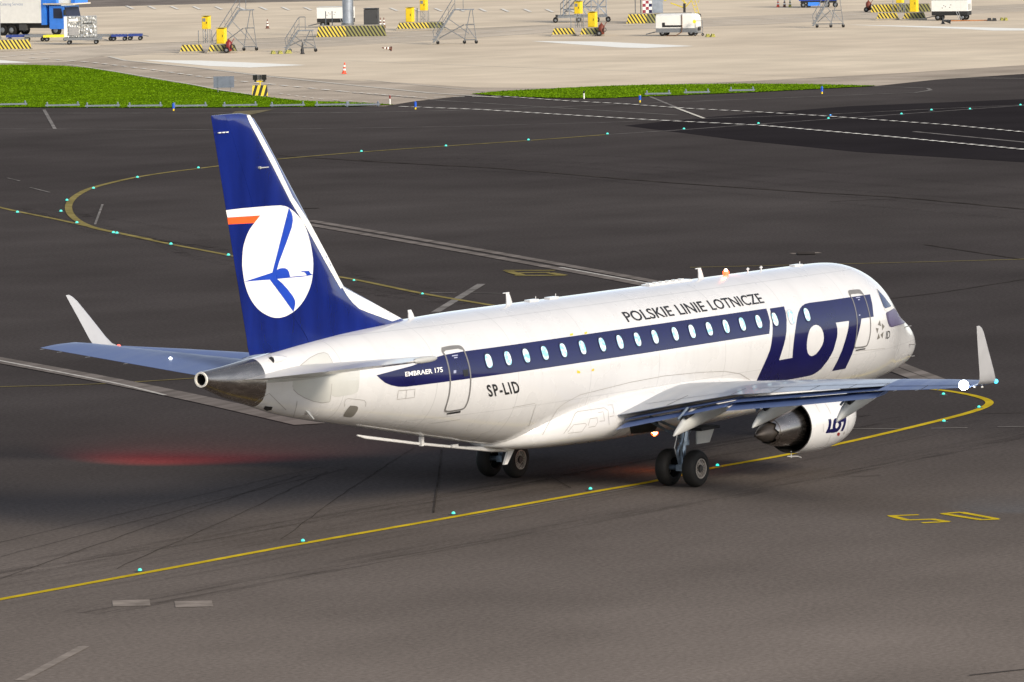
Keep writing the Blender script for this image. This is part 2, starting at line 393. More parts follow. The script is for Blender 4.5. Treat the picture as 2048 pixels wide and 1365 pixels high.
for a, w in (([(-100,227),(350,227),(700,226),(900,222),(1100,215),(1300,207),(1500,199),(1700,191),(1830,186),(1862,181),(1855,177),(1800,175),(1750,174)], .25),
             ([(-100,258),(420,260),(640,258),(900,254),(1200,246),(1400,238),(1660,229),(1862,219),(2100,208)], .18),
             ([(707,187),(885,202),(1141,218),(1357,231)], .22), ([(1370,260),(1517,249),(1660,239),(1803,229),(1940,219),(2100,208)], .2), ([(1215,270),(1370,260)], .2),
             ([(1828,264),(2100,290)], .28), ([(88,220),(110,259)], .2), ([(1300,194),(1354,216)], .2), ([(870,626),(963,569)], .3),
             ([(860,586),(912,587)], .14), ([(945,587),(1000,588)], .14), ([(1690,859),(1800,859)], .1), ([(1862,858),(1935,857)], .1), ([(1995,855),(2100,854)], .1),
             ([(930,1036),(1180,993),(1300,970)], .05), ([(15,357),(40,363)], .1), ([(60,376),(100,386)], .1), ([(205,410),(190,450)], .1)):
    w1.line(a, w, False)
w1.done()
wl2 = Lines('white_apron_line', mat('apron_white', (.62, .58, .50), .7, spec=0, var=.12), Z4+.012)
for a, w in (([(400,110),(280,110),(218,114),(250,122),(400,137),(520,152),(700,171),(860,187),(1000,196)], .35), ([(-100,126),(0,128),(130,129),(230,144),(390,171),(440,181),(530,194)], .22),
             ([(610,97),(860,82),(1100,66),(1520,50),(1760,37),(2048,24),(2300,12)], .22), ([(731,161),(970,184)], .14), ([(1300,171),(1500,164),(1700,157)], .14),
             ([(1350,216),(1408,238)], .2), ([(700,123),(1100,138),(1650,155)], .12), ([(1100,150),(1500,155)], .08), ([(200,92),(500,79),(770,66),(1100,51),(1520,32),(2048,9)], .12), ([(1650,155),(2048,158)], .1)):
    wl2.line(a, w, False)
wl2.done()
dl = Lines('dashed_white_line', mat('dash_white', (.78, .74, .66), .65, spec=0, var=.15), Z4+.012)
dl.line([(800,214),(957,220),(1102,229),(1300,241),(1520,252),(1780,275),(2100,306)], .34, False, dpx=(14, 7))
dl.line([(690,185),(844,197),(1000,194),(1141,204),(1240,209),(1380,219),(1520,226),(1650,234),(1900,252),(2100,271)], .30, False, dpx=(12, 8))
dl.line([(60,117),(180,126),(305,141),(410,156),(480,164),(560,172),(690,185)], .34, False, dpx=(11, 12))
dl.line([(560,189),(640,200),(760,207)], .16, False, dpx=(8, 14))
dl.line([(0,116),(120,104),(240,99),(400,93),(610,86),(860,73),(1100,59),(1300,50),(1520,41),(1760,28),(2048,17),(2200,10)], .26, False, dpx=(19, 14))
for i in range(22):
    x = 260+i*44.5-(6 if i > 8 else 0); y = 16+i*.35
    if x < 1240: dl.line([(x-7, y-3), (x+7, y+3)], .3, False)
dl.done()
def rough_line(L, px, w):
    P = catmull([G(a, b) for a, b in px], 12); Q = []
    for p in P: Q.append(Vector((p.x+random.gauss(0, .02), p.y+random.gauss(0, .02), 0)))
    L.line(Q, w, False, px_mode=False)
ts = Lines('tar_seam', tar, Z2+.004)
for a, w in (([(0,1086),(300,1015),(540,958),(640,935)], .02), ([(0,1115),(440,1000),(700,936)], .02), ([(0,1159),(295,1055),(600,950)], .022), ([(231,1139),(480,1028),(655,944)], .022),
             ([(563,1080),(700,980),(830,895)], .022), ([(882,900),(867,1027)], .04), ([(1095,950),(1143,977)], .03), ([(560,312),(780,326),(1000,338),(1300,363),(1600,384),(1800,396),(2060,420)], .28),
             ([(1660,404),(1800,398)], .1), ([(1850,490),(2048,520)], .15), ([(1958,828),(2060,826)], .07), ([(600,418),(640,417)], .25), ([(1700,955),(1760,952)], .05),
             ([(200,92),(500,79),(770,66),(1100,51)], .35), ([(1940,1352),(2060,1340)], .06), ([(1500,630),(1850,590),(2048,560)], .08), ([(260,1045),(345,1043)], .02), ([(660,318),(900,333)], .1)):
    rough_line(ts, a, w)
ts.done()
def streak_mat():
    m = bpy.data.materials.new('tyre_rubber_marks'); m.use_nodes = True; n = m.node_tree.nodes; l = m.node_tree.links; b = n['Principled BSDF']
    b.inputs['Base Color'].default_value = (.022, .019, .018, 1); b.inputs['Specular IOR Level'].default_value = 0; b.inputs['Roughness'].default_value = 1
    tc = n.new('ShaderNodeTexCoord'); mp = n.new('ShaderNodeMapping'); mp.inputs['Rotation'].default_value = (0, 0, -.05); mp.inputs['Scale'].default_value = (.25, 3.0, 1)
    l.new(tc.outputs['Object'], mp.inputs[0]); no = n.new('ShaderNodeTexNoise'); no.inputs['Scale'].default_value = 1.3; no.inputs['Detail'].default_value = 7; l.new(mp.outputs[0], no.inputs['Vector'])
    r = n.new('ShaderNodeMapRange'); r.inputs[1].default_value = .42; r.inputs[2].default_value = .75; r.inputs[3].default_value = 0; r.inputs[4].default_value = .17; l.new(no.outputs[0], r.inputs[0]); l.new(r.outputs[0], b.inputs['Alpha']); return m
rs = Lines('tyre_marks', streak_mat(), Z1+.001)
base_ = [G(a, b) for a, b in ((-60,1212),(300,1145),(607,1088),(907,1035),(1180,986),(1420,938),(1700,884),(1900,838))]
for k in range(12):
    o_ = random.choice((-2.6, 2.6, 0))+random.gauss(0, 1.1); a_ = random.uniform(-.6, .6)
    rs.line([p+Vector((0, o_+a_*i/7, 0)) for i, p in enumerate(base_)], random.uniform(.2, .8), px_mode=False)
far_ = [G(a, b) for a, b in ((0,416),(232,466),(460,512),(708,560),(985,612))]
for k in range(6): rs.line([p+Vector((random.gauss(0,.2), random.gauss(0, 2.2), 0)) for p in far_], .5, px_mode=False)
far_ = [G(a, b) for a, b in ((560,335),(1000,345),(1500,390),(2060,440))]
for k in range(5): rs.line([p+Vector((k*3.2+random.gauss(0,1), 0, 0)) for p in far_], .7, px_mode=False)
rs.done()
pt = Lines('worn_pale_patch', mat('worn_patch', (.235, .20, .17), .85, spec=0, var=.3, scale=2), Z1+.004)
pt.line([(225,1208),(300,1206)], 1.0, False); pt.line([(350,1210),(425,1208)], 1.0, False)
pt.line([(40,1362),(100,1330),(168,1294)], .22)
pt.line([(1582,508),(1640,506)], .5, False); pt.done()
sheet('light_asphalt_patch', [(470,224),(547,220),(500,231),(455,234)], Z4+.008, mat('yellowish_patch', (.17, .145, .09), .8, spec=0, var=.2))
sheet('manhole_cover', [(1592,506),(1628,505),(1632,510),(1596,511)], Z2+.02, tar)

# lawns
grassm = ground_mat('lawn_soil', (.085, .165, .002), (.11, .20, .003), big=.15, mid=.8, fine=4, stain=.12, grain=.08)
def lawn(px, ntuft, label):
    P = [G(a, b) for a, b in px]; o = sheet('lawn', px, Z4+.03, grassm)
    xs = [p.x for p in P]; ys = [p.y for p in P]; mb = MB()
    gm = [mat('grass_blade', (.115, .21, .003), .9, spec=.1, var=.3, scale=.6), mat('grass_blade_dark', (.095, .18, .002), .9, spec=.1, var=.3, scale=.6)]
    def inside(x, y):
        c = False; j = len(P)-1
        for i in range(len(P)):
            if (P[i].y > y) != (P[j].y > y) and x < (P[j].x-P[i].x)*(y-P[i].y)/(P[j].y-P[i].y)+P[i].x: c = not c
            j = i
        return c
    n = 0
    while n < ntuft:
        x = random.uniform(min(xs), max(xs)); y = random.uniform(min(ys), max(ys))
        if not inside(x, y): continue
        n += 1; h = random.uniform(.02, .07); a = random.uniform(0, pi); w = random.uniform(.04, .12); dx, dy = cos(a)*w, sin(a)*w
        l = random.gauss(0, .03)
        mb.add([(x-dx, y-dy, .03), (x+dx, y+dy, .03), (x+l, y+l, .03+h)], [(0, 1, 2)], gm[random.random() < .35])
    g = mb.build('grass', fix=False); tag(g, label, 'grass', kind='stuff')
lawn([(-160,122),(0,131),(60,131),(130,133),(180,138),(230,146),(310,160),(390,173),(440,183),(530,195),(600,203),(700,206),(790,211),(700,214),(500,216),(300,217),(0,216),(-160,214)], 42000, 'bright green grass wedge at the left between taxiway and service road')
lawn([(945,189),(1000,184),(1100,179),(1200,174),(1300,171),(1400,170),(1500,169),(1620,170),(1755,173),(1620,180),(1500,186),(1400,190),(1300,194),(1200,198),(1100,197),(1000,193)], 16000, 'narrow green grass strip beyond the taxiway at the right')

# ================================================================== THE AIRLINER (station x, z up, starboard is -y)
def interp(T, x):
    if x <= T[0][0]: return T[0][1:]
    for a, b in zip(T, T[1:]):
        if x <= b[0]:
            t = (x-a[0])/(b[0]-a[0]); return tuple(p+(q-p)*t for p, q in zip(a[1:], b[1:]))
    return T[-1][1:]
def smooth_table(T, step):
    # Catmull-Rom resample of a station table
    P = [Vector(t[:4]) for t in T]; X = []
    x = T[0][0]; out = []
    def cr(i, t):
        a = P[max(0, i-1)]; b = P[i]; c = P[i+1]; d = P[min(len(P)-1, i+2)]
        m1 = [(c[k]-a[k])/max(1e-6, c[0]-a[0])*(c[0]-b[0]) for k in range(4)]; m2 = [(d[k]-b[k])/max(1e-6, d[0]-b[0])*(c[0]-b[0]) for k in range(4)]
        h = (2*t**3-3*t*t+1, t**3-2*t*t+t, -2*t**3+3*t*t, t**3-t*t)
        return [h[0]*b[k]+h[1]*m1[k]+h[2]*c[k]+h[3]*m2[k] for k in range(1, 4)]
    for i in range(len(P)-1):
        n = max(1, int(round((P[i+1][0]-P[i][0])/step)))
        for j in range(n):
            t = j/n; out.append((P[i][0]+(P[i+1][0]-P[i][0])*t, *cr(i, t)))
    out.append(tuple(P[-1])); return out
# x, z top, z bottom, half width
FUS = smooth_table([(-15.96,4.01,3.66,.17),(-15.2,4.06,3.38,.25),(-14.4,4.13,3.16,.37),(-13.3,4.22,2.85,.54),(-12.1,4.34,2.60,.74),(-10.5,4.47,2.33,1.00),(-8.5,4.55,1.98,1.26),
   (-6.45,4.60,1.63,1.42),(-5.2,4.61,1.42,1.475),(-4.2,4.61,1.30,1.50),(-3,4.61,1.265,1.505),(0,4.61,1.26,1.505),(10.5,4.61,1.26,1.505),(11.6,4.575,1.265,1.48),(12.3,4.44,1.28,1.385),(12.9,4.22,1.31,1.23),
   (13.4,3.92,1.36,1.06),(13.9,3.52,1.42,.90),(14.4,3.17,1.50,.75),(14.9,2.92,1.60,.60),(15.25,2.72,1.71,.46),(15.45,2.54,1.84,.31),(15.56,2.37,1.97,.18),(15.60,2.2,2.13,.05)], .22)
def sect(x):
    zt, zb, hw = interp(FUS, x); return zt, zb, hw
def zmid(x):
    zt, zb, hw = sect(x); return zb+(zt-zb)*.503
def ins(P):
    x, y, z = P
    if x < -15.96 or x > 15.60: return 9
    zt, zb, hw = sect(x); zm = zb+(zt-zb)*.503; h = zt-zm if z > zm else zm-zb
    return (y/hw)**2+((z-zm)/h)**2-1
def cast(px, py, fn=None, t0=85, t1=175):
    fn = fn or ins; d = ray(px, py); t = t0; st = .25; last = None
    while t < t1:
        P = CAM+d*t
        if fn(P) < 0:
            a, b = t-st, t
            for _ in range(22):
                m = (a+b)/2
                if fn(CAM+d*m) < 0: b = m
                else: a = m
            return CAM+d*b
        t += st
    return None
def cast_fin(px, py):
    """where a sight line meets the starboard skin of the thin fin"""
    d = ray(px, py); y = -.1
    for _ in range(12):
        t = (y-CAM.y)/d.y; P = CAM+d*t; h = fin_th(P.x, P.z)
        if h < 0: h = .004
        y = .5*y-.5*h
    return Vector((P.x, y, P.z))
def push(P, fn, e):
    h = 1e-3; f0 = fn(P)
    g = Vector([(fn(P+Vector(v))-fn(P-Vector(v)))/(2*h) for v in ((h,0,0),(0,h,0),(0,0,h))])
    if g.length < 1e-6 or abs(f0) > 5: return P+Vector((0,-e,0))
    return P+g.normalized()*e
def side(x, z, e=.004, s=-1):
    zt, zb, hw = sect(x); zm = zb+(zt-zb)*.503; h = zt-zm if z > zm else zm-zb
    y = s*hw*sqrt(max(0, 1-((z-zm)/h)**2)); return push(Vector((x, y, z)), ins, e)
def flat_mesh(polys, gx, gz):
    """tessellate outline(s) (first = outer, rest = holes) and cut into a grid so that it can follow a curved skin"""
    V = [[Vector((a, b, 0)) for a, b in p] for p in polys]; tri = tessellate_polygon(V); flat = [v for p in V for v in p]
    bm = bmesh.new(); vs = [bm.verts.new(v) for v in flat]
    for t in tri:
        try: bm.faces.new([vs[i] for i in t])
        except ValueError: pass
    cut_grid(bm, gx, gz); return bm
def cut_grid(bm, gx, gz):
    xs = [v.co.x for v in bm.verts]; zs = [v.co.y for v in bm.verts]
    for lo, hi, g, n in ((min(xs), max(xs), gx, (1,0,0)), (min(zs), max(zs), gz, (0,1,0))):
        k = math.floor(lo/g)+1
        while k*g < hi:
            co = (k*g, 0, 0) if n[0] else (0, k*g, 0)
            bmesh.ops.bisect_plane(bm, geom=bm.verts[:]+bm.edges[:]+bm.faces[:], plane_co=co, plane_no=n, dist=1e-6); k += 1
def skin(bm, fmap, name, m, parent):
    bad = []
    for v in bm.verts:
        p = fmap(v.co.x, v.co.y)
        if p is None: bad.append(v)
        else: v.co = p
    if bad: bmesh.ops.delete(bm, geom=bad, context='VERTS')
    bmesh.ops.remove_doubles(bm, verts=bm.verts, dist=1e-5); bmesh.ops.triangulate(bm, faces=bm.faces)
    # face towards the camera side of the skin
    for f in bm.faces:
        f.normal_update()
        if f.normal.dot(Vector((-.8, -.6, .1))) < 0: f.normal_flip()
    me = bpy.data.meshes.new(name); bm.to_mesh(me); bm.free(); me.materials.append(m); me.shade_smooth()
    o = bpy.data.objects.new(name, me); COL.objects.link(o); o.parent = parent; return o
def decal_px(polys, name, m, parent, fn=None, e=.004, g=5):
    fn = fn or ins
    def f(x, y):
        if fn is ins_fin: return cast_fin(x, y)+Vector((0, -e, 0))
        P = cast(x, y, fn); return None if P is None else push(P, fn, e)
    return skin(flat_mesh(polys, g, g), f, name, m, parent)
def decal_xz(polys, name, m, parent, e=.004, gx=.4, gz=.05):
    return skin(flat_mesh(polys, gx, gz), lambda x, z: side(x, z, e), name, m, parent)
def px_line(pts, w, name, m, parent, fn=None, e=.006, closed=False):
    """thin raised strip on a skin along an outline given on the photograph, width in metres"""
    fn = fn or ins; Q = []
    for a, b in zip(pts, pts[1:]+(pts[:1] if closed else [])):
        n = max(1, int(math.hypot(b[0]-a[0], b[1]-a[1])/5))
        for k in range(n): Q.append((a[0]+(b[0]-a[0])*k/n, a[1]+(b[1]-a[1])*k/n))
    if not closed: Q.append(pts[-1])
    P = [cast(a, b, fn) for a, b in Q]; P = [p for p in P if p is not None]; n = len(P); vs = []
    for i, p in enumerate(P):
        a = P[(i-1) % n] if closed or i else P[0]; b = P[(i+1) % n] if closed or i < n-1 else P[-1]
        t = (b-a).normalized(); nn = (push(p, fn, .01)-p).normalized(); s_ = t.cross(nn)*(w/2); q = p+nn*e; vs += [q-s_, q+s_]
    fs = [(2*i, 2*i+1, (2*i+3) % (2*n), (2*i+2) % (2*n)) for i in range(n if closed else n-1)]
    mb = MB(); mb.add(vs, fs, m); o = mb.build(name, parent); return o
def text_bm(txt, shear=0.0, bold=0.0, space=1.0):
    c = bpy.data.curves.new('lettering', 'FONT'); c.body = txt; c.resolution_u = 3; c.shear = shear; c.offset = bold; c.space_character = space; c.fill_mode = 'FRONT'
    o = bpy.data.objects.new('lettering', c); COL.objects.link(o)
    dg = bpy.context.evaluated_depsgraph_get(); me = o.evaluated_get(dg).to_mesh(); bm = bmesh.new(); bm.from_mesh(me)
    o.evaluated_get(dg).to_mesh_clear(); bpy.data.objects.remove(o); bpy.data.curves.remove(c); return bm
def text_side(txt, x0, x1, z0, z1, name, m, parent, bold=0.0, tilt=0.0, lean=0.0, space=1.0):
    bm = text_bm(txt, 0, bold, space); xs = [v.co.x for v in bm.verts]; ys = [v.co.y for v in bm.verts]
    a, b, c, d = min(xs), max(xs), min(ys), max(ys)
    for v in bm.verts: v.co = Vector((x0+(v.co.x-a)/(b-a)*(x1-x0)+lean*(v.co.y-c)/(d-c), z0+(v.co.y-c)/(d-c)*(z1-z0)+tilt*(v.co.x-a)/(b-a), 0))
    cut_grid(bm, .3, .06); return skin(bm, lambda x, z: side(x, z, .009), name, m, parent)

AL = thing('airliner', 'white twin-engine regional airliner with navy stripe and deep blue tail, taxiing on the yellow line', 'airliner')
NR = 112
def ring(x, T=None):
    zt, zb, hw = sect(x); zm = zb+(zt-zb)*.503; R = []
    for k in range(NR):
        t = 2*pi*k/NR; c, s_ = cos(t), sin(t); R.append((x, hw*c, zm+(zt-zm if s_ > 0 else zm-zb)*s_))
    return R
XB = -14.08
mb = MB(); st_ = [t[0] for t in FUS if t[0] > XB]; mb.loft([ring(x) for x in [XB]+st_], skinm)
fus = mb.build('fuselage', AL, smooth=60)
# tail cone with exhaust ring
mb = MB(); st2 = [t[0] for t in FUS if t[0] < XB]; mb.loft([ring(x) for x in st2+[XB]], metal, cap=False)
tcn = mb.build('tail_cone', AL, smooth=60)
mb = MB(); zc = (4.01+3.66)/2
mb.revolve([(.02,.165),(-.02,.178),(-.045,.170),(-.045,.135),(.0,.128)], mat('bright_ring', (.72,.68,.6), .4), (-15.95,0,zc)); mb.build('exhaust_ring', tcn, smooth=1)
mb = MB(); mb.revolve([(-.02,.13),(.5,.12),(.52,.001)], cowlin, (-15.95,0,zc)); mb.build('exhaust_duct', tcn, smooth=1)

# belly fairing
BF = smooth_table([(-4.75,1.50,1.30,.10),(-4.3,1.85,1.20,.80),(-3.4,2.12,1.13,1.28),(-2.2,2.34,1.09,1.52),(-.8,2.46,1.06,1.62),(1,2.52,1.05,1.66),(3.4,2.5,1.05,1.66),(5.2,2.3,1.08,1.56),(6.8,2.0,1.14,1.25),(8.2,1.6,1.22,.5)], .25)
mb = MB(); R = []
for x, zt, zb, hw in BF:
    zm = zb+(zt-zb)*.5; r = []
    for k in range(72):
        t = 2*pi*k/72; c, s_ = cos(t), sin(t); e = 2/2.7
        r.append((x, hw*math.copysign(abs(c)**e, c), zm+(zt-zb)/2*math.copysign(abs(s_)**e, s_)))
    R.append(r)
mb.loft(R, white); fair = mb.build('belly_fairing', AL, smooth=60)
def ins_fair(P):
    x, y, z = P
    if x < BF[0][0] or x > BF[-1][0]: return 9
    zt, zb, hw = interp(BF, x); zm = (zt+zb)/2; return abs(y/hw)**2.7+abs((z-zm)/((zt-zb)/2))**2.7-1
def ins_both(P): return min(ins(P), ins_fair(P))

# ---- fin
FIN = [(4.0,-7.4,-14.05,.30),(4.45,-7.75,-14.2,.30),(4.6,-8.08,-14.22,.30),(4.8,-8.6,-14.27,.29),(5.1,-9.35,-14.34,.285),(5.35,-10.0,-14.4,.28),(5.52,-10.42,-14.44,.275),(5.8,-10.66,-14.5,.27),(6.2,-10.98,-14.6,.26),
       (7.08,-11.72,-14.8,.235),(7.69,-12.22,-14.94,.215),(8.59,-12.98,-15.15,.185),(9.3,-13.58,-15.32,.165),(9.52,-13.80,-15.37,.15),(9.62,-14.0,-15.39,.12),(9.665,-14.3,-15.40,.05)]
FIN = [(z, l, t, th) for z, l, t, th in FIN]
AF = [(0,0),(.004,.18),(.015,.34),(.04,.55),(.09,.78),(.16,.93),(.27,1.0),(.40,.95),(.55,.78),(.70,.55),(.85,.29),(.95,.12),(1,.03)]
def af(u):
    return interp(AF, u)[0]
def fin_at(z):
    return interp([(a, b, c, d) for a, b, c, d in FIN], z)
def fin_th(x, z):
    le, te, th = fin_at(z); ch = le-te
    if z < 5.52: core = interp([(4.0, .0), (5.52, 1)], z)[0]; 
    u = (le-x)/ch
    if u < 0 or u > 1: return -1
    return th/2*af(u)*min(1, 1.0)
def ins_fin(P):
    x, y, z = P
    if z < 4.0 or z > 9.66: return 9
    t = fin_th(x, z)
    return 9 if t < 0 else abs(y)-t
us = [0,.004,.015,.04,.09,.16,.27,.40,.55,.66]
us2 = [.662,.70,.78,.85,.92,.97,1]
def finring(row, US, close):
    z, le, te, th = row; ch = le-te; A = [(le-u*ch, -th/2*af(u), z) for u in US]; B = [(le-u*ch, th/2*af(u), z) for u in reversed(US)]
    return A+B
rows = []
for i in range(len(FIN)-1):
    n = max(1, int((FIN[i+1][0]-FIN[i][0])/.2))
    for j in range(n): rows.append(tuple(FIN[i][k]+(FIN[i+1][k]-FIN[i][k])*j/n for k in range(4)))
rows.append(FIN[-1])
mb = MB(); mb.loft([finring(r, us, 1) for r in rows], finblue); fin = mb.build('vertical_fin', AL, smooth=50)
mb = MB(); mb.loft([finring(r, us2, 1) for r in rows if r[0] > 4.2], finblue); rud = mb.build('rudder', AL, smooth=50)
Z8 = lambda L: [(440+a/4.136, 390+b/4.136) for a, b in L]
def sm2(L, k=4): return [(v.x, v.y) for v in catmull([(a, b, 0) for a, b in L+[L[0]]], k)][:-1]
circ = [(500,88),(560,103),(640,168),(700,255),(745,395),(768,540),(765,660),(745,760),(700,860),(650,928),(600,972),(540,1005),(480,1018),(420,1010),(350,975),(290,920),(240,840),(205,740),(188,640),(182,560),(190,440),(215,350),(245,285),(283,233)]
cs = [(v.x, v.y) for v in catmull([(a, b, 0) for a, b in circ], 4)]
wfin = mat('fin_white', (.82,.80,.76), .3, coat=.6, var=.02)
decal_px([Z8([(48,128),(180,112),(330,99),(430,91)]+cs+[(330,171),(60,188)])], 'fin_emblem', wfin, fin, ins_fin, .006, 8)
decal_px([Z8([(60,190),(330,173),(282,234),(66,245)])], 'orange_pennant', redp, fin, ins_fin, .006, 8)
crane = [(567,108),(588,145),(598,180),(600,215),(592,265),(570,330),(545,400),(515,480),(485,560),(468,622),(485,611),(510,606),(535,607),(555,617),(568,638),(577,679),(650,672),(716,667),(702,645),(690,640),(670,640),(670,632),(732,629),(745,650),(765,663),(680,677),(600,684),(470,696),(510,730),(560,785),(600,838),(618,875),(620,900),(614,935),(604,968),(505,830),(410,702),(300,710),(195,720),(310,682),(430,643)]
decal_px([Z8(crane)], 'crane_emblem', mat('emblem_blue', (.008,.05,.40), .3, coat=.6), fin, ins_fin, .011, 8)
# white leading edge strip and dorsal panel
decal_px([[(492,229),(500,231),(507,243),(520,266),(550,321),(585,394),(620,447),(655,512),(686,573),(681,578),(650,524),(614,458),(580,402),(545,333),(514,274),(499,246)]], 'leading_edge_strip', wfin, fin, ins_fin, .006, 8)
decal_px([[(681,570),(690,577),(720,593),(760,614),(802,637),(784,643),(760,634),(735,625),(718,618),(705,606),(694,592)]], 'dorsal_panel', wfin, fin, ins_fin, .006, 6)
mb = MB()
for k, x in enumerate((433,441,449)): pass
for k in range(3):
    mb = MB(); mb.box(-15.22+k*.14, -15.13+k*.14, -.075, -.045, 9.262, 9.285, wfin); mb.build('static_strip', rud)
mb = MB(); mb.cyl((-13.75,-.05,8.42),(-13.75,-.14,8.42),.03,lgray); mb.box(-13.78,-13.45,-.155,-.13,8.41,8.43,lgray); mb.build('fin_probe', fin)

# ---- horizontal stabilisers
def wing_loft(rows, m, name, parent, closed_tip=True, us_=None, mats=None):
    """rows: (y, xLE, zLE, xTE, zTE, thickness ratio)"""
    US = us_ or [0,.005,.02,.05,.1,.18,.3,.45,.6,.75,.88,.96,1]
    R = []
    for y, xl, zl, xt, zt, th in rows:
        ch = xl-xt; up = [(xl+(xt-xl)*u, y, zl+(zt-zl)*u+th*ch*.58*af(u)) for u in US]; lo = [(xl+(xt-xl)*u, y, zl+(zt-zl)*u-th*ch*.42*af(u)) for u in reversed(US)]
        R.append(up+lo)
    mb = MB(); mb.loft(R, m); return mb.build(name, parent, smooth=45)
for s in (-1, 1):
    rows = [(s*.3,-11.6,3.72,-14.75,3.74,.10),(s*.9,-12.1,3.80,-14.83,3.80,.10),(s*4.6,-13.75,4.28,-15.18,4.27,.09),(s*4.9,-13.95,4.32,-15.24,4.31,.08),(s*5.03,-14.3,4.335,-15.27,4.33,.05)]
    hs = wing_loft(rows, flapm if s > 0 else mat('stab_lit_paint', (.52,.51,.49), .35, coat=.4, var=.08, scale=2), 'horizontal_stabiliser', AL)  # shade and sky blue painted into port stabiliser; starboard carries the lit tone
    for q in (.55,.75,.9,.99): mb = MB(); x_ = -14.83-.38*(5*q-.9)/4; mb.box(x_-.17, x_+.03, s*5*q-.006, s*5*q+.006, 3.68+.125*5*q, 3.69+.125*5*q, galv); mb.build('static_wick', hs)
    if s < 0:
        mb = MB(); mb.revolve([(0,.01),(.05,.055),(.3,.075),(.62,.07),(.80,.05),(.88,.02)], lgray, (-14.95,-5.02,4.33), n=20); mb.build('tip_fairing', hs, smooth=1)
        mb = MB(); mb.loft([[(x, -(hwf), z) for hwf, z in ((w0, z0-.02), (w0+b, z0+h), (w0+b+.02, z0), (w0+b, z0-h))] for x, w0, z0, b, h in ((-14.3,.30,3.63,.02,.015),(-13.6,.38,3.68,.20,.07),(-12.8,.48,3.72,.34,.10),(-12.2,.62,3.76,.30,.09),(-11.4,.8,3.8,.1,.03))], lgray)
        mb.build('root_fairing', hs, smooth=60)
# grey wear plates beside the stabiliser
Z3p = lambda L: [(560+a/5.689, 680+b/5.689) for a, b in L]
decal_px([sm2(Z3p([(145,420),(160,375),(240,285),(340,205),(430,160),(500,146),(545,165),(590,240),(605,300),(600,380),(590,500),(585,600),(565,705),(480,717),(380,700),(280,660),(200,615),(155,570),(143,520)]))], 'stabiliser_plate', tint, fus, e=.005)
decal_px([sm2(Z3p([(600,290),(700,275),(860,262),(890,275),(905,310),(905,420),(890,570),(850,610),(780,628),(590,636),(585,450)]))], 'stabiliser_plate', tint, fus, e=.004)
px_line(Z3p([(145,420),(160,375),(240,285),(340,205),(430,160),(500,146),(545,165),(590,240),(605,300)]), .015, 'panel_line', seamm, fus)
px_line(Z3p([(143,520),(155,570),(200,615),(280,660),(380,700),(480,717),(565,705),(580,600),(588,500)]), .015, 'panel_line', seamm, fus)

# ---- livery on the starboard side
decal_px([[(753,751),(790,741),(824,732),(852,722)]+[(870+0,716),(885,712)]], 'cheatline_stripe', navy, fus)  # tapering start
def straight_stripe(xa, xb, top, bot, nm, endpx=None):
    return decal_xz([[(xa[0], top), (xb[0], top), (xb[1], bot), (xa[1], bot)]], nm, navy, fus)
pA = cast(885,711); pT = 3.815; pBt = 3.185
bpts = []
for a in [(753,751),(760,758),(770,766),(782,771),(797,774),(812,774)]:
    q = cast(*a); bpts.append((q.x, q.z))
tpts = []
for a in [(885,711),(852,721),(824,732),(790,741)]:
    q = cast(*a); tpts.append((q.x, q.z))
e1 = cast(1533,619); e2 = cast(1538,665)
decal_xz([[(bpts[0][0], bpts[0][1])]+bpts[1:]+[(-7.4,3.185),(0,3.185),(e2.x,3.20),((e1.x+e2.x)/2+.05,3.5),(e1.x,pT),(0,pT),(-7.4,pT)]+tpts], 'cheatline_stripe', navy, fus)
bpy.data.objects.remove([o for o in bpy.data.objects if o.name == 'cheatline_stripe'][0])
[o for o in bpy.data.objects if o.name.startswith('cheatline_stripe')][0].name = 'cheatline_stripe'
LOGO = [(370,357),(545,330),(568,410),(578,500),(576,640),(560,740),(540,820),(515,900),(485,997),(650,968),(655,880),(665,780),(680,660),(697,540),(708,470),(722,410),(745,355),(770,325),(805,300),(860,286),(1100,255),(1350,218),(1612,180),(1640,300),(1658,458),(1505,483),(1498,540),(1485,600),(1465,680),(1430,800),(1390,920),(1350,1010),(1305,1103),(1140,1132),(1180,1060),(1225,970),(1270,860),(1305,750),(1330,660),(1345,590),(1352,510),(1187,533),(1198,565),(1205,600),(1208,660),(1203,710),(1180,800),(1160,870),(1130,930),(1095,990),(1050,1050),(1005,1105),(960,1142),(915,1170),(870,1188),(700,1222),(445,1265),(190,1300),(205,1252),(250,1150),(310,1020),(340,950),(368,880),(387,800),(400,700),(405,600),(397,480)]
HOLE = [(945,558),(975,568),(1003,592),(1022,625),(1035,665),(1040,720),(1036,765),(1020,810),(985,870),(945,918),(910,940),(882,947),(858,935),(840,908),(829,860),(828,810),(833,750),(843,690),(858,635),(880,595),(910,568)]
ZL = lambda L: [(1480+a/6.203, 560+b/6.203) for a, b in L]
decal_px([ZL(LOGO), ZL(HOLE)], 'large_logo', navy, fus, g=6)
for w_, a_, b_ in (('POLSKIE',(1251,637),(1345.5,625)),('LINIE',(1356,623),(1411,616)),('LOTNICZE',(1421,614.5),(1525,599.5))):
    text_side(w_, cast(*a_).x, cast(*b_).x, 3.945, 4.185, 'title_lettering', blackp, fus, bold=.011)
ra_, rb_, rc_, rd_ = cast(978,795), cast(1043,785), cast(973,770), cast(1042,761)
text_side('SP-LID', ra_.x, rb_.x-.04, (ra_.z+rb_.z)/2, (rc_.z+rd_.z)/2, 'registration_lettering', blackp, fus, bold=.022, lean=(rc_.x-ra_.x)-.03, space=1.22)
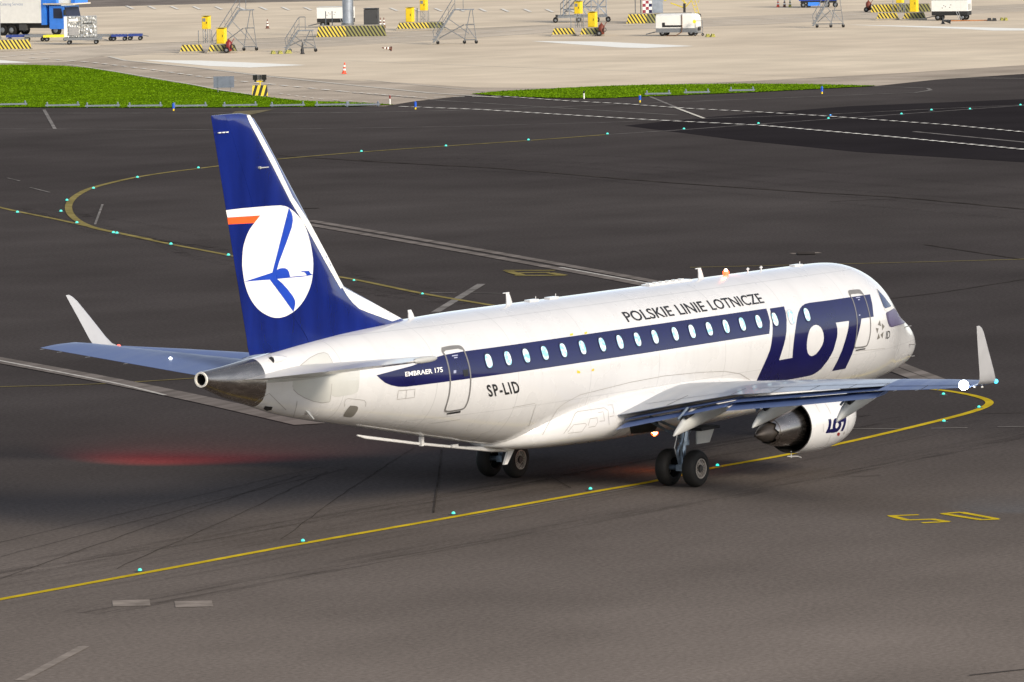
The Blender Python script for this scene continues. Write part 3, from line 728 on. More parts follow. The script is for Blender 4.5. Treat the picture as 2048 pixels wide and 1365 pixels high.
# text box of the type name on the dark stripe
q1 = cast(810,750); q2 = cast(884,734)
text_side('EMBRAER', q1.x, cast(864,742).x, 3.415, 3.52, 'type_lettering', wfin, fus, bold=.02)
text_side('175', cast(869,741).x, q2.x, 3.415, 3.53, 'type_lettering', wfin, fus, bold=.02)
q1 = cast(1773,680); q2 = cast(1780,676)
text_side('ID', 12.02, 12.30, 2.60, 2.80, 'nose_lettering', blackp, fus)
Z5 = lambda L: [(1640+a/7.582, 540+b/7.582) for a, b in L]
grd = mat('emblem_grey', (.16,.15,.13), .4)
for T in ([(905,765),(925,855),(875,835)], [(935,812),(978,855),(945,918)], [(845,880),(888,890),(866,968)], [(888,962),(908,1035),(860,1060)], [(962,938),(947,1042),(915,985)]):
    decal_px([Z5(T)], 'star_emblem', grd, fus)

# doors: frame outline, sill
def door(frame_px, label, top_px, sill_px, wf=.05):
    o = px_line(frame_px, wf, 'door', frameg, AL, closed=True, e=.008)
    tag(o, label)
    decal_px([top_px], 'door_header', frameg, o, e=.007, g=6)
    decal_px([sill_px], 'door_sill', blackp, o, e=.012, g=8)
    return o
ZD = lambda L: [(740+a/6.024, 680+b/6.024) for a, b in L]
rd = door(sm2(ZD([(868,105),(960,85),(1060,78),(1100,90),(1130,130),(1165,220),(1195,330),(1210,440),(1208,560),(1190,690),(1160,780),(1120,830),(1000,855),(920,862),(905,835),(930,750),(955,640),(965,520),(960,420),(935,290),(905,190),(872,150)]), 3), 'grey-outlined rear service door across the stripe',
     ZD([(865,140),(868,108),(890,96),(1060,76),(1090,82),(1125,122),(1100,120),(1060,108),(910,130),(890,150),(885,190)]), ZD([(925,880),(1090,853),(1085,875),(925,898)]))
fd = door(sm2(Z5([(438,325),(470,318),(590,310),(625,335),(655,380),(690,460),(720,560),(745,660),(762,760),(765,880),(755,1000),(730,1100),(690,1160),(560,1180),(530,1180),(525,1150),(540,1080),(555,950),(562,800),(548,660),(520,540),(490,450),(455,395),(436,350)]), 3), 'grey-outlined front service door crossing the logo',
     Z5([(435,360),(438,325),(470,315),(590,308),(640,345),(655,382),(620,368),(580,362),(470,372),(465,400)]), Z5([(538,1212),(685,1185),(680,1205),(540,1228)]), .045)
smallw = mat('placard_white', (.35,.37,.5), .5)
for name_, L, par in (('door_placard', [ZD([(985,190),(1055,180),(1055,192),(985,203)]), ZD([(1010,212),(1050,206),(1050,218),(1010,225)]), ZD([(1005,370),(1035,366),(1035,400),(1005,405)])], rd),
                      ('door_placard', [Z5([(540,420),(605,412),(605,424),(540,432)]), Z5([(572,450),(600,446),(600,460),(572,464)]), Z5([(585,680),(607,678),(607,695),(585,698)])], fd)):
    for q in L: decal_px([q], name_, smallw, par, e=.009)
decal_px([ZD([(1115,365),(1180,355),(1185,435),(1130,445)])], 'door_window', blackp, rd, e=.009)
# cabin windows
cy = (.42, .80, .86)
pane_m = bpy.data.materials.new('lit_window_pane'); pane_m.use_nodes = True
n_ = pane_m.node_tree.nodes; l_ = pane_m.node_tree.links; b_ = n_['Principled BSDF']; b_.inputs['Base Color'].default_value = (.1,.16,.18,1); b_.inputs['Roughness'].default_value = .1
tc_ = n_.new('ShaderNodeTexCoord'); no_ = n_.new('ShaderNodeTexNoise'); no_.inputs['Scale'].default_value = 9; no_.inputs['Detail'].default_value = 3; l_.new(tc_.outputs['Object'], no_.inputs['Vector'])
cr_ = n_.new('ShaderNodeValToRGB'); cr_.color_ramp.elements[0].position = .38; cr_.color_ramp.elements[0].color = (.22,.58,.70,1); cr_.color_ramp.elements[1].position = .56; cr_.color_ramp.elements[1].color = (.92,1,1,1)
l_.new(no_.outputs[0], cr_.inputs[0]); l_.new(cr_.outputs[0], b_.inputs['Emission Color']); b_.inputs['Emission Strength'].default_value = .85
sillm = mat('window_rim', (.012,.013,.04), .4)
rimw = mat('window_rim_pale', (.45,.46,.5), .3, coat=.5)
WX = [977.5,1016,1052.5,1089.5,1126.5,1165,1204.5,1240,1275,1310,1350.5,1384,1418.5,1452,1484.5,1517,1550,1582,1614]
WY = [724,718.5,712,707,701,696,690.5,685.5,680,675,669.5,664,659,653.5,649,643.5,640,635,631]
def sup(cx, cz, a, b, n=28, e=2.6):
    return [(cx+a*math.copysign(abs(cos(2*pi*k/n))**(2/e), cos(2*pi*k/n)), cz+b*math.copysign(abs(sin(2*pi*k/n))**(2/e), sin(2*pi*k/n))) for k in range(n)]
for px, py in zip(WX, WY):
    q = cast(px, py); m_ = rimw if px == 1582 else sillm
    w = decal_xz([sup(q.x, 3.53, .158, .192), sup(q.x, 3.53, .122, .158)[::-1]], 'window', m_, fus, e=.012, gx=.2, gz=.08)
    decal_xz([sup(q.x, 3.53, .124, .160)], 'window_pane', pane_m, w, e=.008, gx=.2, gz=.08)
# cockpit glazing
cw = decal_px([Z5([(852,283),(880,290),(1085,545),(1118,575),(1100,598),(1010,630),(985,615),(960,550),(905,410)])], 'cockpit_window', mat('window_frame_white', (.6,.58,.55), .4), fus, e=.006, g=3)
decal_px([Z5([(862,292),(960,400),(1075,548),(1060,565),(985,588),(960,555),(905,410)])], 'cockpit_pane', glass, cw, e=.011, g=3)
cw2 = decal_px([sm2(Z5([(1118,585),(1165,635),(1240,715),(1302,790),(1230,830),(1120,862),(1070,870),(1045,845),(1025,790),(1005,700),(1003,650),(1060,622)]), 2)], 'cockpit_window', purple, fus, e=.006, g=3)
decal_px([Z5([(1115,595),(1160,650),(1230,722),(1285,785),(1225,818),(1120,845),(1075,852),(1050,800),(1030,700),(1030,655)])], 'cockpit_pane', mat('dusky_glass', (.10,.085,.16), .35, spec=.3), cw2, e=.010, g=3)

# panel lines, placards and small fittings
for L, w in ((Z3p([(735,760),(730,720),(745,680),(770,668),(900,680),(960,690),(978,720),(970,760)]), .012), (Z3p([(1720,948),(1850,935),(2048,905)]), .012), ([(1085,870),(1100,842),(1115,818),(1130,806),(1160,790),(1200,780),(1260,765),(1330,752),(1400,745),(1450,743),(1480,748),(1502,762)], .014),
             ([(1127,868),(1140,850),(1150,828),(1155,824),(1208,816),(1216,822),(1218,850)], .012), ([(1135,865),(1147,850),(1170,847),(1173,850),(1163,864),(1136,867)], .012), ([(1176,852),(1180,838),(1194,836),(1195,845),(1190,853),(1177,855)], .012),
             ([(1196,826),(1206,824),(1209,842),(1199,843)], .012), ([(1215,811),(1225,810),(1228,832),(1219,834)], .012), (Z3p([(1345,580),(1535,562),(1528,655),(1332,678),(1345,580)]), .014), (Z3p([(1440,572),(1430,668)]), .012),
             ([(1025,815),(1070,807)], .012), ([(1072,808),(1058,852)], .012), ([(1710,703),(1770,697)], .01), ([(585,840),(592,815),(594,803)], .012), ([(510,805),(538,787),(572,820)], .012), ([(1600,776),(1604,758)], .012)):
    px_line(L, w, 'panel_line', seamm, fus, fn=ins_both)
decal_px([sm2(Z3p([(722,860),(740,820),(790,755),(810,748),(875,755),(887,780),(870,820),(830,870),(790,880),(730,872)]), 2)], 'drain_recess', mat('recess_grey', (.16,.15,.13), .6), fus, e=.006, g=4)
mb = MB(); a_ = cast(612,822); mb.hexa([a_+Vector(v) for v in ((0,0,0),(.1,0,0),(.12,.03,0),(0,.03,0),(.14,-.1,-.2),(.18,-.1,-.2),(.18,-.08,-.2),(.14,-.08,-.2))], lgray); mb.build('drain_mast', fus)
dp = cast(563,719)
mb = MB(); mb.loft([[(dp.x+dx, dp.y+.06+cos(t)*-w_, dp.z+sin(t)*h_) for t in [k*pi/6 for k in range(12)]] for dx, w_, h_ in ((-.32,.10,.10),(-.28,.12,.115),(0,.12,.10),(.25,.07,.05),(.36,.01,.01))], white); sc_ = mb.build('air_scoop', fus, smooth=1)
mb = MB(); mb.cyl((dp.x-.335,dp.y+.05,dp.z),(dp.x-.325,dp.y+.05,dp.z),.08,blackp,n=16); mb.build('scoop_mouth', sc_)
apu = decal_px([[(527,818),(530,812),(545,814),(543,820),(533,822)]], 'apu_intake', blackp, fus, e=.006, g=4)
for i, (px, py, hgt) in enumerate(((825,640,.24),(1024,612,.32),(1406,558,.30))):
    x = {825:-7.6,1024:-3.45,1406:5.3}[px]; zt = sect(x)[0]
    mb = MB(); mb.loft([[(x+a, -.012*w_, z), (x+b, -.025*w_, z), (x+c, 0, z), (x+b, .025*w_, z), (x+a, .012*w_, z)] for a, b, c, z, w_ in ((-.20,-.08,.08,zt-.03,1.2),(-.2,-.1,.0,zt+hgt*.45,.8),(-.22,-.14,-.08,zt+hgt*.85,.5))], white)
    if i: mb.box(x-.34, x-.08, -.012, .012, zt+hgt*.85-.01, zt+hgt*.85+.01, white)
    mb.build('blade_antenna', fus, smooth=1)
for x in (-2.55,-1.67,9.9): mb = MB(); zt = sect(x)[0]; mb.box(x-.2, x+.2, -.08, .08, zt-.02, zt+.035, white); mb.cyl((x+.15,-.02,zt),(x+.15,-.02,zt+.1),.01,white); mb.build('roof_antenna', fus)
for x in (7.5,8.15): mb = MB(); zt = sect(x)[0]; mb.cyl((x,0,zt-.01),(x,0,zt+.11),.02,white); mb.box(x-.06,x+.06,-.012,.012,zt+.06,zt+.09,white); mb.build('roof_antenna', fus)
mb = MB(); mb.box(2.6,4.6,-.12,.12,4.60,4.64,white)
for k in range(6): mb.box(2.7+k*.3,2.8+k*.3,-.06,.06,4.64,4.67,wfin)
mb.build('roof_antenna', fus)
mb = MB()
for (px, py), (dx, dy, dz) in zip(((1813,655),(1822,689),(1820,710)), ((.16,-.14,0),)*3):
    a_ = cast(px-4, py)
    if a_: b2 = push(a_, ins, .10); mb.cyl(a_, b2, .012, frameg, n=6); mb.cyl(b2, b2+Vector((.16,0,0)), .014, frameg, n=6)
mb.build('pitot_probe', fus)
yq = mat('rescue_yellow', (.7,.5,.03), .5)
for a_ in ([(1140,668),(1146,667),(1146,671),(1140,672)], [(1169,665),(1174,664),(1174,668),(1169,669)], [(1154,741),(1160,743),(1160,747),(1154,747)], [(1183,740),(1188,737),(1188,742),(1183,743)]): decal_px([a_], 'rescue_mark', yq, fus)
decal_px([[(1258,850),(1283,843),(1315,839),(1317,850),(1309,862),(1284,866),(1262,868)]], 'wheel_well', mat('well_dark', (.012,.012,.011), .8), fair, ins_both, .006, 4)
# belly rail with aft drain leg
mb = MB(); pts = [(-9.9,.05,2.04,.02),(-9.6,.05,1.97,.04),(-7.5,.05,1.63,.036),(-5.5,.05,1.34,.036),(-4.3,.05,1.20,.075),(-3.5,.05,1.17,.11)]
mb.loft([[(x, y+r*cos(k*pi/4)*.8, z+r*sin(k*pi/4)) for k in range(8)] for x, y, z, r in pts], white)
mb.hexa([(-3.85,.0,.78),(-3.72,.0,.78),(-3.3,.0,1.22),(-3.6,.0,1.22),(-3.85,.06,.78),(-3.72,.06,.78),(-3.3,.06,1.22),(-3.6,.06,1.22)], white)
mb.box(-7.40,-7.30,-.04,.04,1.56,1.78,white); mb.box(-6.1,-5.85,-.03,.03,1.40,1.47,white); mb.build('belly_rail', AL, smooth=1)
# lamps on the fuselage
bm_r = emis('beacon_glow', (1, .07, .008), 3.2); bm_c = emis('beacon_core', (1, .8, .45), 8)
def lamp(name, par, loc, r, m, energy=0, col=(1,1,1), typ='POINT', ln=None):
    mb = MB(); mb.sphere(loc, r, m, 16, 8); o = mb.build(name, par, smooth=1); return o
def light(name, loc, e, col, par=None, rad=.05, spot=None, aim=None, blend=.5):
    ld = bpy.data.lights.new(name, 'SPOT' if spot else 'POINT'); ld.energy = e; ld.color = col; ld.shadow_soft_size = rad
    if spot: ld.spot_size = spot; ld.spot_blend = blend
    o = bpy.data.objects.new(name, ld); COL.objects.link(o); o.location = loc
    if aim is not None: o.rotation_euler = (Vector(aim)-Vector(loc)).to_track_quat('-Z', 'Y').to_euler()
    if par: o.parent = par
    return o
MB().sphere((6.40,-.02,4.73), .045, bm_c, 12, 6).build('beacon_core', AL, smooth=1); lamp('beacon', fus, (6.43,0,4.67), .085, bm_r); light('beacon_light', (6.43,0,4.80), 5, (1,.18,.05), AL)
MB().sphere((2.86,-.05,.95), .06, bm_c, 12, 6).build('beacon_core', AL, smooth=1); lamp('beacon', fus, (2.92,0,.95), .10, bm_r); light('beacon_light', (2.92,0,.80), 12, (1,.22,.06), AL)

# ---- wings
WR = [(1.2,3.20,1.93,-1.25,1.72,.15),(1.8,2.9,2.02,-1.32,1.84,.14),(3.0,2.33,2.19,-1.12,2.08,.13),(4.6,1.55,2.40,-.86,2.37,.12),(7.0,.40,2.66,-1.32,2.60,.11),(9.25,-.70,2.86,-1.75,2.82,.10)]
WO = [(9.25,-.70,2.86,-2.1,2.74,.10),(11,-1.52,2.99,-2.63,2.88,.10),(12.2,-2.08,3.06,-3.0,3.00,.10),(12.42,-2.25,3.08,-3.12,3.05,.10)]
for s in (-1, 1):
    sg = lambda T: [(s*r[0],)+tuple(r[1:]) for r in T]
    rt = sg(WR)
    wing = wing_loft(rt, wingg, 'wing', AL, us_=[0,.005,.02,.05,.1,.18,.3,.45,.6,.75,.9,1])
    ow = wing_loft(sg(WO), flapm, 'outer_wing', AL)
    # winglet: rings go from flat to upright
    R = []
    US = [0,.01,.04,.1,.2,.35,.55,.75,.9,1]
    for y, z, xl, xt, th, cant in ((12.42,3.075,-2.25,-3.13,.07,0),(12.55,3.10,-2.38,-3.22,.065,35),(12.64,3.19,-2.55,-3.30,.06,65),(12.70,3.36,-2.72,-3.40,.05,78),(12.82,3.9,-3.20,-3.68,.04,80),(12.92,4.32,-3.58,-3.90,.03,80),(12.95,4.44,-3.73,-3.96,.02,80),(12.96,4.50,-3.86,-3.985,.006,80)):
        c, s_ = cos(radians(cant)), sin(radians(cant)); up = [(xl+(xt-xl)*u, s*(y-th*.5*af(u)*s_), z+th*.5*af(u)*c) for u in US]; lo = [(xl+(xt-xl)*u, s*(y+th*.5*af(u)*s_), z-th*.5*af(u)*c) for u in reversed(US)]
        R.append(up+lo)
    mb = MB(); mb.loft(R, mat('winglet_paint', (.42,.42,.43), .35, coat=.5, var=.04)); wl_ = mb.build('winglet', AL, smooth=45)
    # flaps
    for nm, rows in (('inboard_flap', [(1.82,-.95,1.62,-1.76,1.50,.13),(3.2,-.80,1.88,-1.52,1.80,.13),(4.55,-.55,2.18,-1.26,2.10,.12)]), ('outboard_flap', [(4.68,-.70,2.17,-1.36,2.03,.13),(7.0,-1.1,2.42,-1.82,2.29,.12),(9.22,-1.5,2.68,-2.2,2.57,.11)])):
        fl = wing_loft(sg(rows), flapm, nm, AL)
    for nm, rows in (('flap_vane', [(1.82,-.62,1.74,-1.36,1.70,.10),(4.55,-.30,2.27,-.98,2.24,.10)]), ('flap_vane', [(4.68,-.45,2.26,-1.12,2.20,.10),(9.22,-1.25,2.78,-1.86,2.73,.09)])):
        wing_loft(sg(rows), flapm, nm, AL)
    # spoiler and aileron gap lines on the upper skin
    mb = MB()
    def top(y, u, e=.006):
        T = WR if y <= 9.25 else WO; xl, zl, xt, zt, th = interp(T, y); return Vector((xl+(xt-xl)*u, s*y, zl+(zt-zl)*u+th*(xl-xt)*.58*af(u)+e))
    for ya, yb, u in ((1.9,4.5,.80),(4.7,9.2,.72),(9.4,12.1,.72)):
        n = 10
        for k in range(n):
            a = top(ya+(yb-ya)*k/n, u); b = top(ya+(yb-ya)*(k+1)/n, u); mb.add([a, b, b+Vector((-.025,0,0)), a+Vector((-.025,0,0))], [(0,1,2,3)], fgap)
    for y in (2.9,4.55,5.8,7.0,8.2,9.25,10.7,12.1):
        for k in range(4):
            a = top(y, .72+.07*k); b = top(y, .72+.07*(k+1)); mb.add([a, b, b+Vector((0,.02,0)), a+Vector((0,.02,0))], [(0,1,2,3)], fgap)
    mb.build('control_gap_line', wing)
    # flap track fairings
    for yv_, (xt, zt), (xf, zf) in ((3.55,(-1.9,1.42),(.7,1.85)), (5.6,(-1.66,1.68),(.9,2.1)), (8.2,(-2.16,1.97),(.1,2.5))):
        L = xf-xt; R = []
        for u, d, w_ in ((0,.02,.02),(.04,.07,.05),(.15,.17,.09),(.32,.26,.13),(.5,.27,.14),(.7,.2,.12),(.88,.1,.08),(1,.01,.01)):
            x = xt+L*u; zb = zt+(zf-zt)*u**1.15; zc_ = zb+d
            R.append([(x, s*yv_+w_*sin(t), zc_-d*cos(t)*(1 if cos(t) > 0 else .8)) for t in [k*pi/8 for k in range(16)]])
        mb = MB(); mb.loft(R, lgray); ff = mb.build('flap_track_fairing', AL, smooth=55)
        mb = MB(); mb.cyl((xt+.42,s*yv_-.1,zt+.42),(xt+.8,s*yv_-.06,zt+.5),.05,fgap); mb.cyl((xt+.3,s*yv_+.06,zt+.38),(xt+.75,s*yv_+.06,zt+.62),.03,strutm); mb.build('flap_hinge', ff)
    # static wicks
    for y in (9.9,10.6,11.3,12.0): mb = MB(); xl, zl, xt, zt, th = interp(WO, y); mb.cyl((xt,s*y,zt),(xt-.16,s*y,zt-.01),.008,galv,n=5); mb.build('static_wick', ow)
    # lamps: strobe in the trailing edge, coloured lens in the tip
    g_ = emis('green_lens' if s < 0 else 'red_lens', (.05,.6,.9) if s < 0 else (1,.08,.05), 1.6)
    mb = MB(); mb.sphere((-2.38,s*12.56,3.10), .055, g_, 14, 8); mb.build('position_lamp', ow, smooth=1)
    wh = emis('strobe_glow_%s' % ('a' if s < 0 else 'b'), (.85,.93,1), 20 if s < 0 else 3)
    mb = MB(); mb.sphere((-3.16,s*12.15,3.06), .115 if s < 0 else .05, wh, 16, 8); mb.build('tail_position_lamp', ow, smooth=1)
    mb = MB(); mb.sphere((-2.75,s*12.4,3.0), .03, wfin, 10, 6); mb.sphere((-3.1,s*12.4,3.03), .03, wfin, 10, 6); mb.build('tip_fitting', ow, smooth=1)
light('strobe_light', (-3.55,-12.15,3.10), 4, (.75,.87,1), AL, .06)
light('tip_light', (-2.2,-12.85,3.05), 60, (.05,.5,1), AL, .03, spot=radians(58), aim=G(2035,1012), blend=.7)
light('tip_light', (-2.2,12.85,3.1), 800, (1,.07,.06), AL, .02, spot=radians(96), aim=G(400,903), blend=.8)
lamp('stabiliser_spot', AL, (-14.0,2.3,4.07), .035, emis('small_white_lamp', (.9,.95,1), 12))

# ---- engines
EY = 4.0
CZ = lambda x: 1.18+(x-1.1)*.055
COWL = [(2.70,.66),(2.85,.685),(3.2,.73),(3.7,.765),(4.1,.77),(4.5,.74),(4.75,.69),(4.9,.64),(4.99,.58),(5.0,.54),(4.95,.51),(4.7,.50)]
def rcowl(x): return interp([c for c in COWL if c[0] <= 4.99 and c != (4.95,.51)][:9], x)[0]
def ins_nac(P):
    x, y, z = P
    if x < 2.7 or x > 4.99: return 9
    return math.hypot(y+EY, z-CZ(x))-rcowl(x)
for s in (-1, 1):
    def rev(prof, m, name, par, n=64, sm=1):
        mb = MB(); R = [[(x, s*EY+r*cos(2*pi*k/n), CZ(x)+r*sin(2*pi*k/n)) for k in range(n)] for x, r in prof]; mb.loft(R, m, cap=False); return mb.build(name, par, smooth=sm)
    eng = rev(COWL, white, 'engine', AL)
    rev([(2.70,.66),(2.69,.635),(2.9,.62),(3.6,.56)], cowlin, 'fan_duct', eng)
    rev([(4.7,.50),(4.4,.49),(4.38,.01)], dmetal, 'fan_face', eng)
    rev([(3.5,.50),(2.9,.49),(2.45,.455),(2.1,.40),(1.82,.335),(1.79,.325),(1.80,.30),(2.2,.30)], metal, 'core_cowl', eng)
    # chevron nozzle
    mb = MB(); n = 64; A = []; B = []
    for k in range(n):
        t = 2*pi*k/n; w_ = abs(((k/8.0) % 1)-.5)*2
        A.append((1.81, s*EY+.318*cos(t), CZ(1.8)+.318*sin(t))); B.append((1.66-.13*(1-w_)+.1, s*EY+(.298-.02*(1-w_))*cos(t), CZ(1.7)+(.298-.02*(1-w_))*sin(t)))
    C_ = [(1.95, s*EY+.27*cos(2*pi*k/n), CZ(1.95)+.27*sin(2*pi*k/n)) for k in range(n)]
    mb.loft([A, B], metal, cap=False); mb.loft([B, C_], cowlin, cap=False); mb.build('chevron_nozzle', eng, smooth=25)
    rev([(2.1,.235),(1.75,.245),(1.5,.20),(1.25,.09),(1.16,.035),(1.11,.03),(1.105,.001)], mat('plug_metal', (.055,.045,.038), .45, metal=.5, var=.25), 'exhaust_plug', eng, 32)
    mb = MB(); R = []
    for x, z0, z1, w_ in ((.6,1.95,2.2,.03),(1.6,1.75,2.3,.12),(2.6,1.70,2.35,.16),(3.5,1.72,2.25,.16),(4.3,1.78,2.05,.10),(4.7,1.80,1.9,.03)):
        R.append([(x, s*EY-w_, z0), (x, s*EY-w_, z1), (x, s*EY-.3*w_, z1+.02), (x, s*EY+.3*w_, z1+.02), (x, s*EY+w_, z1), (x, s*EY+w_, z0)])
    mb.loft(R, white); mb.build('engine_pylon', eng, smooth=40)
    mb = MB(); mb.cyl((2.72,s*EY-.05,.66),(2.72,s*EY-.05,.5),.012,lgray); mb.loft([[(x, s*EY-.05+.02*a, z+.015*b) for a, b in ((-1,0),(0,1),(1,0),(0,-1))] for x, z in ((2.55,.545),(3.05,.5),(3.2,.46))], white); mb.build('drain_mast', eng)
    if s < 0:
        me_ = lambda L: [(1480+(1250+(a-205)*.232)/7.314, 780+(432+(b-357)*.226)/7.314) for a, b in L]
        LG = [p for p in LOGO]; i0 = LG.index((1350,218)); i1 = LG.index((1505,483))
        LG2 = LG[:i0+1]+[(1512,196)]+LG[i1:]
        LG2 = [p for p in LG2 if p[1] < 1256]
        decal_px([me_(LG2), me_(HOLE)], 'engine_logo', navy, eng, ins_nac, .004, 4)
        zz = lambda L: [(1480+a/7.314, 780+b/7.314) for a, b in L]
        decal_px([zz([(1418,640),(1440,622),(1462,630),(1455,665),(1435,680),(1420,665)])], 'warning_mark', red, eng, ins_nac, .004)
        decal_px([zz([(1505,640),(1520,610),(1535,612),(1530,640),(1515,658)])], 'warning_mark', seamm, eng, ins_nac, .004)
        decal_px([zz([(1225,920),(1250,898),(1315,892),(1280,912)])], 'drain_slot', blackp, eng, ins_nac, .004)
        for L in ([(1245,205),(1300,290),(1330,360)], [(1330,660),(1290,760),(1235,850)], [(1582,450),(1575,600),(1530,720),(1480,790)], [(1100,210),(1165,330)], [(1215,500),(1218,620)]): px_line(zz(L), .01, 'panel_line', seamm, eng, ins_nac)

# ---- landing gear
def tyre(par, x, y, r, w, out, name='wheel'):
    prof = []
    for k in range(13):
        t = pi*k/12; prof.append((-w/2*cos(t)*.98, r*.60+r*.40*sin(t)**.62))
    mb = MB(); mb.revolve([(-w*.42,r*.52)]+prof+[(w*.42,r*.52)], rubber, (x,y,r), 'y', 56); o = mb.build(name, par, smooth=1)
    mb = MB(); f = out*w*.36
    mb.revolve([(f,.001),(f,r*.17),(f+out*.03,r*.17),(f+out*.03,r*.001)], mat('hub_dark', (.05,.045,.04), .5, metal=.4), (x,y,r), 'y', 20)
    mb.revolve([(f-out*.05,r*.53),(f+out*.035,r*.53),(f+out*.035,r*.485),(f-out*.04,r*.47)], rimm, (x,y,r), 'y', 40)
    mb.revolve([(f-out*.05,r*.5),(f-out*.05,r*.01)], mat('rim_inner', (.03,.028,.025), .6), (x,y,r), 'y', 40)
    for k in range(18):
        t = 2*pi*k/18; c, s_ = cos(t), sin(t); a = Vector((x+r*.22*s_, y+f, r+r*.22*c)); b = Vector((x+r*.48*s_, y+f-out*.01, r+r*.48*c)); mb.cyl(a, b, .011, rimm, n=5)
    mb.build('wheel_rim', o, smooth=30); return o
for s in (-1, 1):
    mb = MB(); Y0 = s*2.6
    mb.cyl((0,Y0,.45),(.10,Y0,1.25),.075,strutm,n=20); mb.cyl((.09,Y0,1.05),(.22,Y0,2.05),.115,strutm,n=20); mb.cyl((.09,Y0,1.0),(.092,Y0,1.12),.135,strutm,n=20)
    gl = mb.build('main_gear_leg', AL, smooth=1)
    mb = MB(); mb.cyl((0,Y0-.45,.455),(0,Y0+.45,.455),.06,strutm,n=16); mb.box(-.1,.1,Y0-.12,Y0+.12,.38,.53,strutm); mb.build('axle', gl, smooth=30)
    mb = MB(); mb.bars([((.12,Y0,1.1),(.9,Y0,1.75)),((.0,Y0,1.15),(.2,s*1.3,1.65)),((.15,Y0,1.3),(.1,s*1.35,1.75))], .035, strutm, 8); mb.bars([((-.12,Y0,.55),(-.22,Y0,.85)),((-.22,Y0,.85),(.0,Y0,1.15))], .035, strutm, 8)
    mb.path([(-.05,Y0-.08,.6),(-.16,Y0-.1,.9),(-.02,Y0-.1,1.3),(.05,Y0-.1,1.7)], .012, blackp, 6); mb.path([(-.05,Y0+.08,.6),(-.14,Y0+.12,.95),(.02,Y0+.1,1.4)], .012, wfin, 6); mb.build('gear_brace', gl)
    mb = MB(); mb.hexa([(.35,Y0-.22,1.0),(.9,Y0-.24,1.0),(.9,Y0-.20,1.0),(.35,Y0-.18,1.0),(.3,Y0-.26,1.32),(1.05,Y0-.28,1.32),(1.05,Y0-.24,1.32),(.3,Y0-.22,1.32)], lgray); mb.box(.3,1.15,Y0-.38,Y0+.1,1.33,1.40,fgap); mb.build('gear_door', gl)
    for k, out in ((-.38,-1),(.38,1)):
        tyre(AL, 0, Y0+k, .455, .36, out)
mb = MB(); mb.cyl((11.4,0,.3),(11.5,0,1.4),.06,strutm); ng = mb.build('nose_gear_leg', AL, smooth=1)
for y in (-.17,.17): tyre(AL, 11.4, y, .305, .2, -1 if y < 0 else 1, 'nose_wheel')
for y in (-.28,.28): mb = MB(); mb.box(10.8,11.3,y-.015,y+.015,.85,1.35,white); mb.build('nose_gear_door', AL)

# ================================================================== TAXIWAY LIGHTS
gm_ = emis('green_taxi_lens', (.01, .88, .68), .85); core_m = emis('green_taxi_core', (.45, 1, .9), 2.6); bm2_ = emis('blue_taxi_lens', (.01, .30, .95), 1.8)
def taxi_light(loc, label, lens, grp='green taxiway lights set in the pavement'):
    t = thing('taxiway_light', label, 'taxiway light', loc, 0, grp)
    MB().revolve([(.0,.12),(.012,.11),(.02,.06),(.022,.001)], mat('lamp_steel', (.04,.04,.04), .6, metal=.3), (0,0,.004), 'z', 16).build('lamp_base', t, smooth=30)
    l = MB().sphere((0,0,.035), .044, lens, 12, 6).build('lamp_lens', t, smooth=1)
    return t
TL = [((280,1143),'green taxiway light nearest the bottom left corner on the yellow line'),((606,1084),'second green taxiway light from the left on the near yellow line'),((907,1029),'green taxiway light below the rear fuselage on the near yellow line'),
 ((1181,980),'green taxiway light just left of the right main wheels'),((1435,933),'green taxiway light just right of the right main wheels'),((1888,844),'green taxiway light at lower right, inside the yellow curve before its bend'),
 ((1958,816),'green taxiway light tucked inside the bend of the yellow curve below the winglet'),((1887,790),'green taxiway light just under the outer right wing'),
 ((845,589),'green taxiway light just above the rear fuselage on the faded yellow line'),((708,562),'green taxiway light right of the fin root on the faded yellow line'),((457,512),'green taxiway light touching the rear edge of the tail fin on the faded line'),
 ((342,490),'green taxiway light left of the tail fin below the orange pennant'),((234,468),'right one of two green taxiway lights set side by side at the line junction'),((227,467),'left one of two green taxiway lights set side by side at the line junction'),
 ((35,426),'green taxiway light nearest the left edge of the photo'),((154,447),'green taxiway light where the faded loop leaves the straight line'),((122,424),'lower green taxiway light outside the left bend of the loop'),((134,402),'upper green taxiway light outside the left bend of the loop'),
 ((187,378),'green taxiway light at the upper left of the faded loop'),((275,356),'green taxiway light on the loop halfway between bend and tail fin'),((397,337),'green taxiway light on the loop just left of the tail fin'),((548,318),'green taxiway light touching the leading edge of the tail fin'),
 ((723,304),'first free green taxiway light right of the tail fin on the far line'),((892,293),'second free green taxiway light right of the tail fin on the far line'),((1057,281),'third free green taxiway light right of the tail fin on the far line'),((1215,269),'fourth free green taxiway light right of the tail fin on the far line'),
 ((1368,259),'green taxiway light just below the lower dashed line'),((1517,248),'green taxiway light on the lower dashed line'),((1657,238),'green taxiway light on the upper dashed line, below a blue one'),
 ((1803,229),'fourth green taxiway light from the right edge on the far line'),((1863,221),'third green taxiway light from the right edge, on the upper pale line'),((1940,219),'second green taxiway light from the right edge on the far line'),((2041,211),'far green taxiway light at the right edge of the photo')]
proto = None
for (px, py), lab in TL:
    p = G(px, py+1)
    if proto is None: proto = taxi_light(p, lab, gm_)
    else: dup(proto, p, label=lab)
for o in [o for o in bpy.data.objects if o.name.startswith('taxiway_light')]:
    if o.location.x > 60: o.scale = (1.45,)*3      # far lamps enlarged so their size stands in for glare
taxi_light(G(1661,232), 'single blue taxiway light just above a green one on the dashed line', bm2_, None)

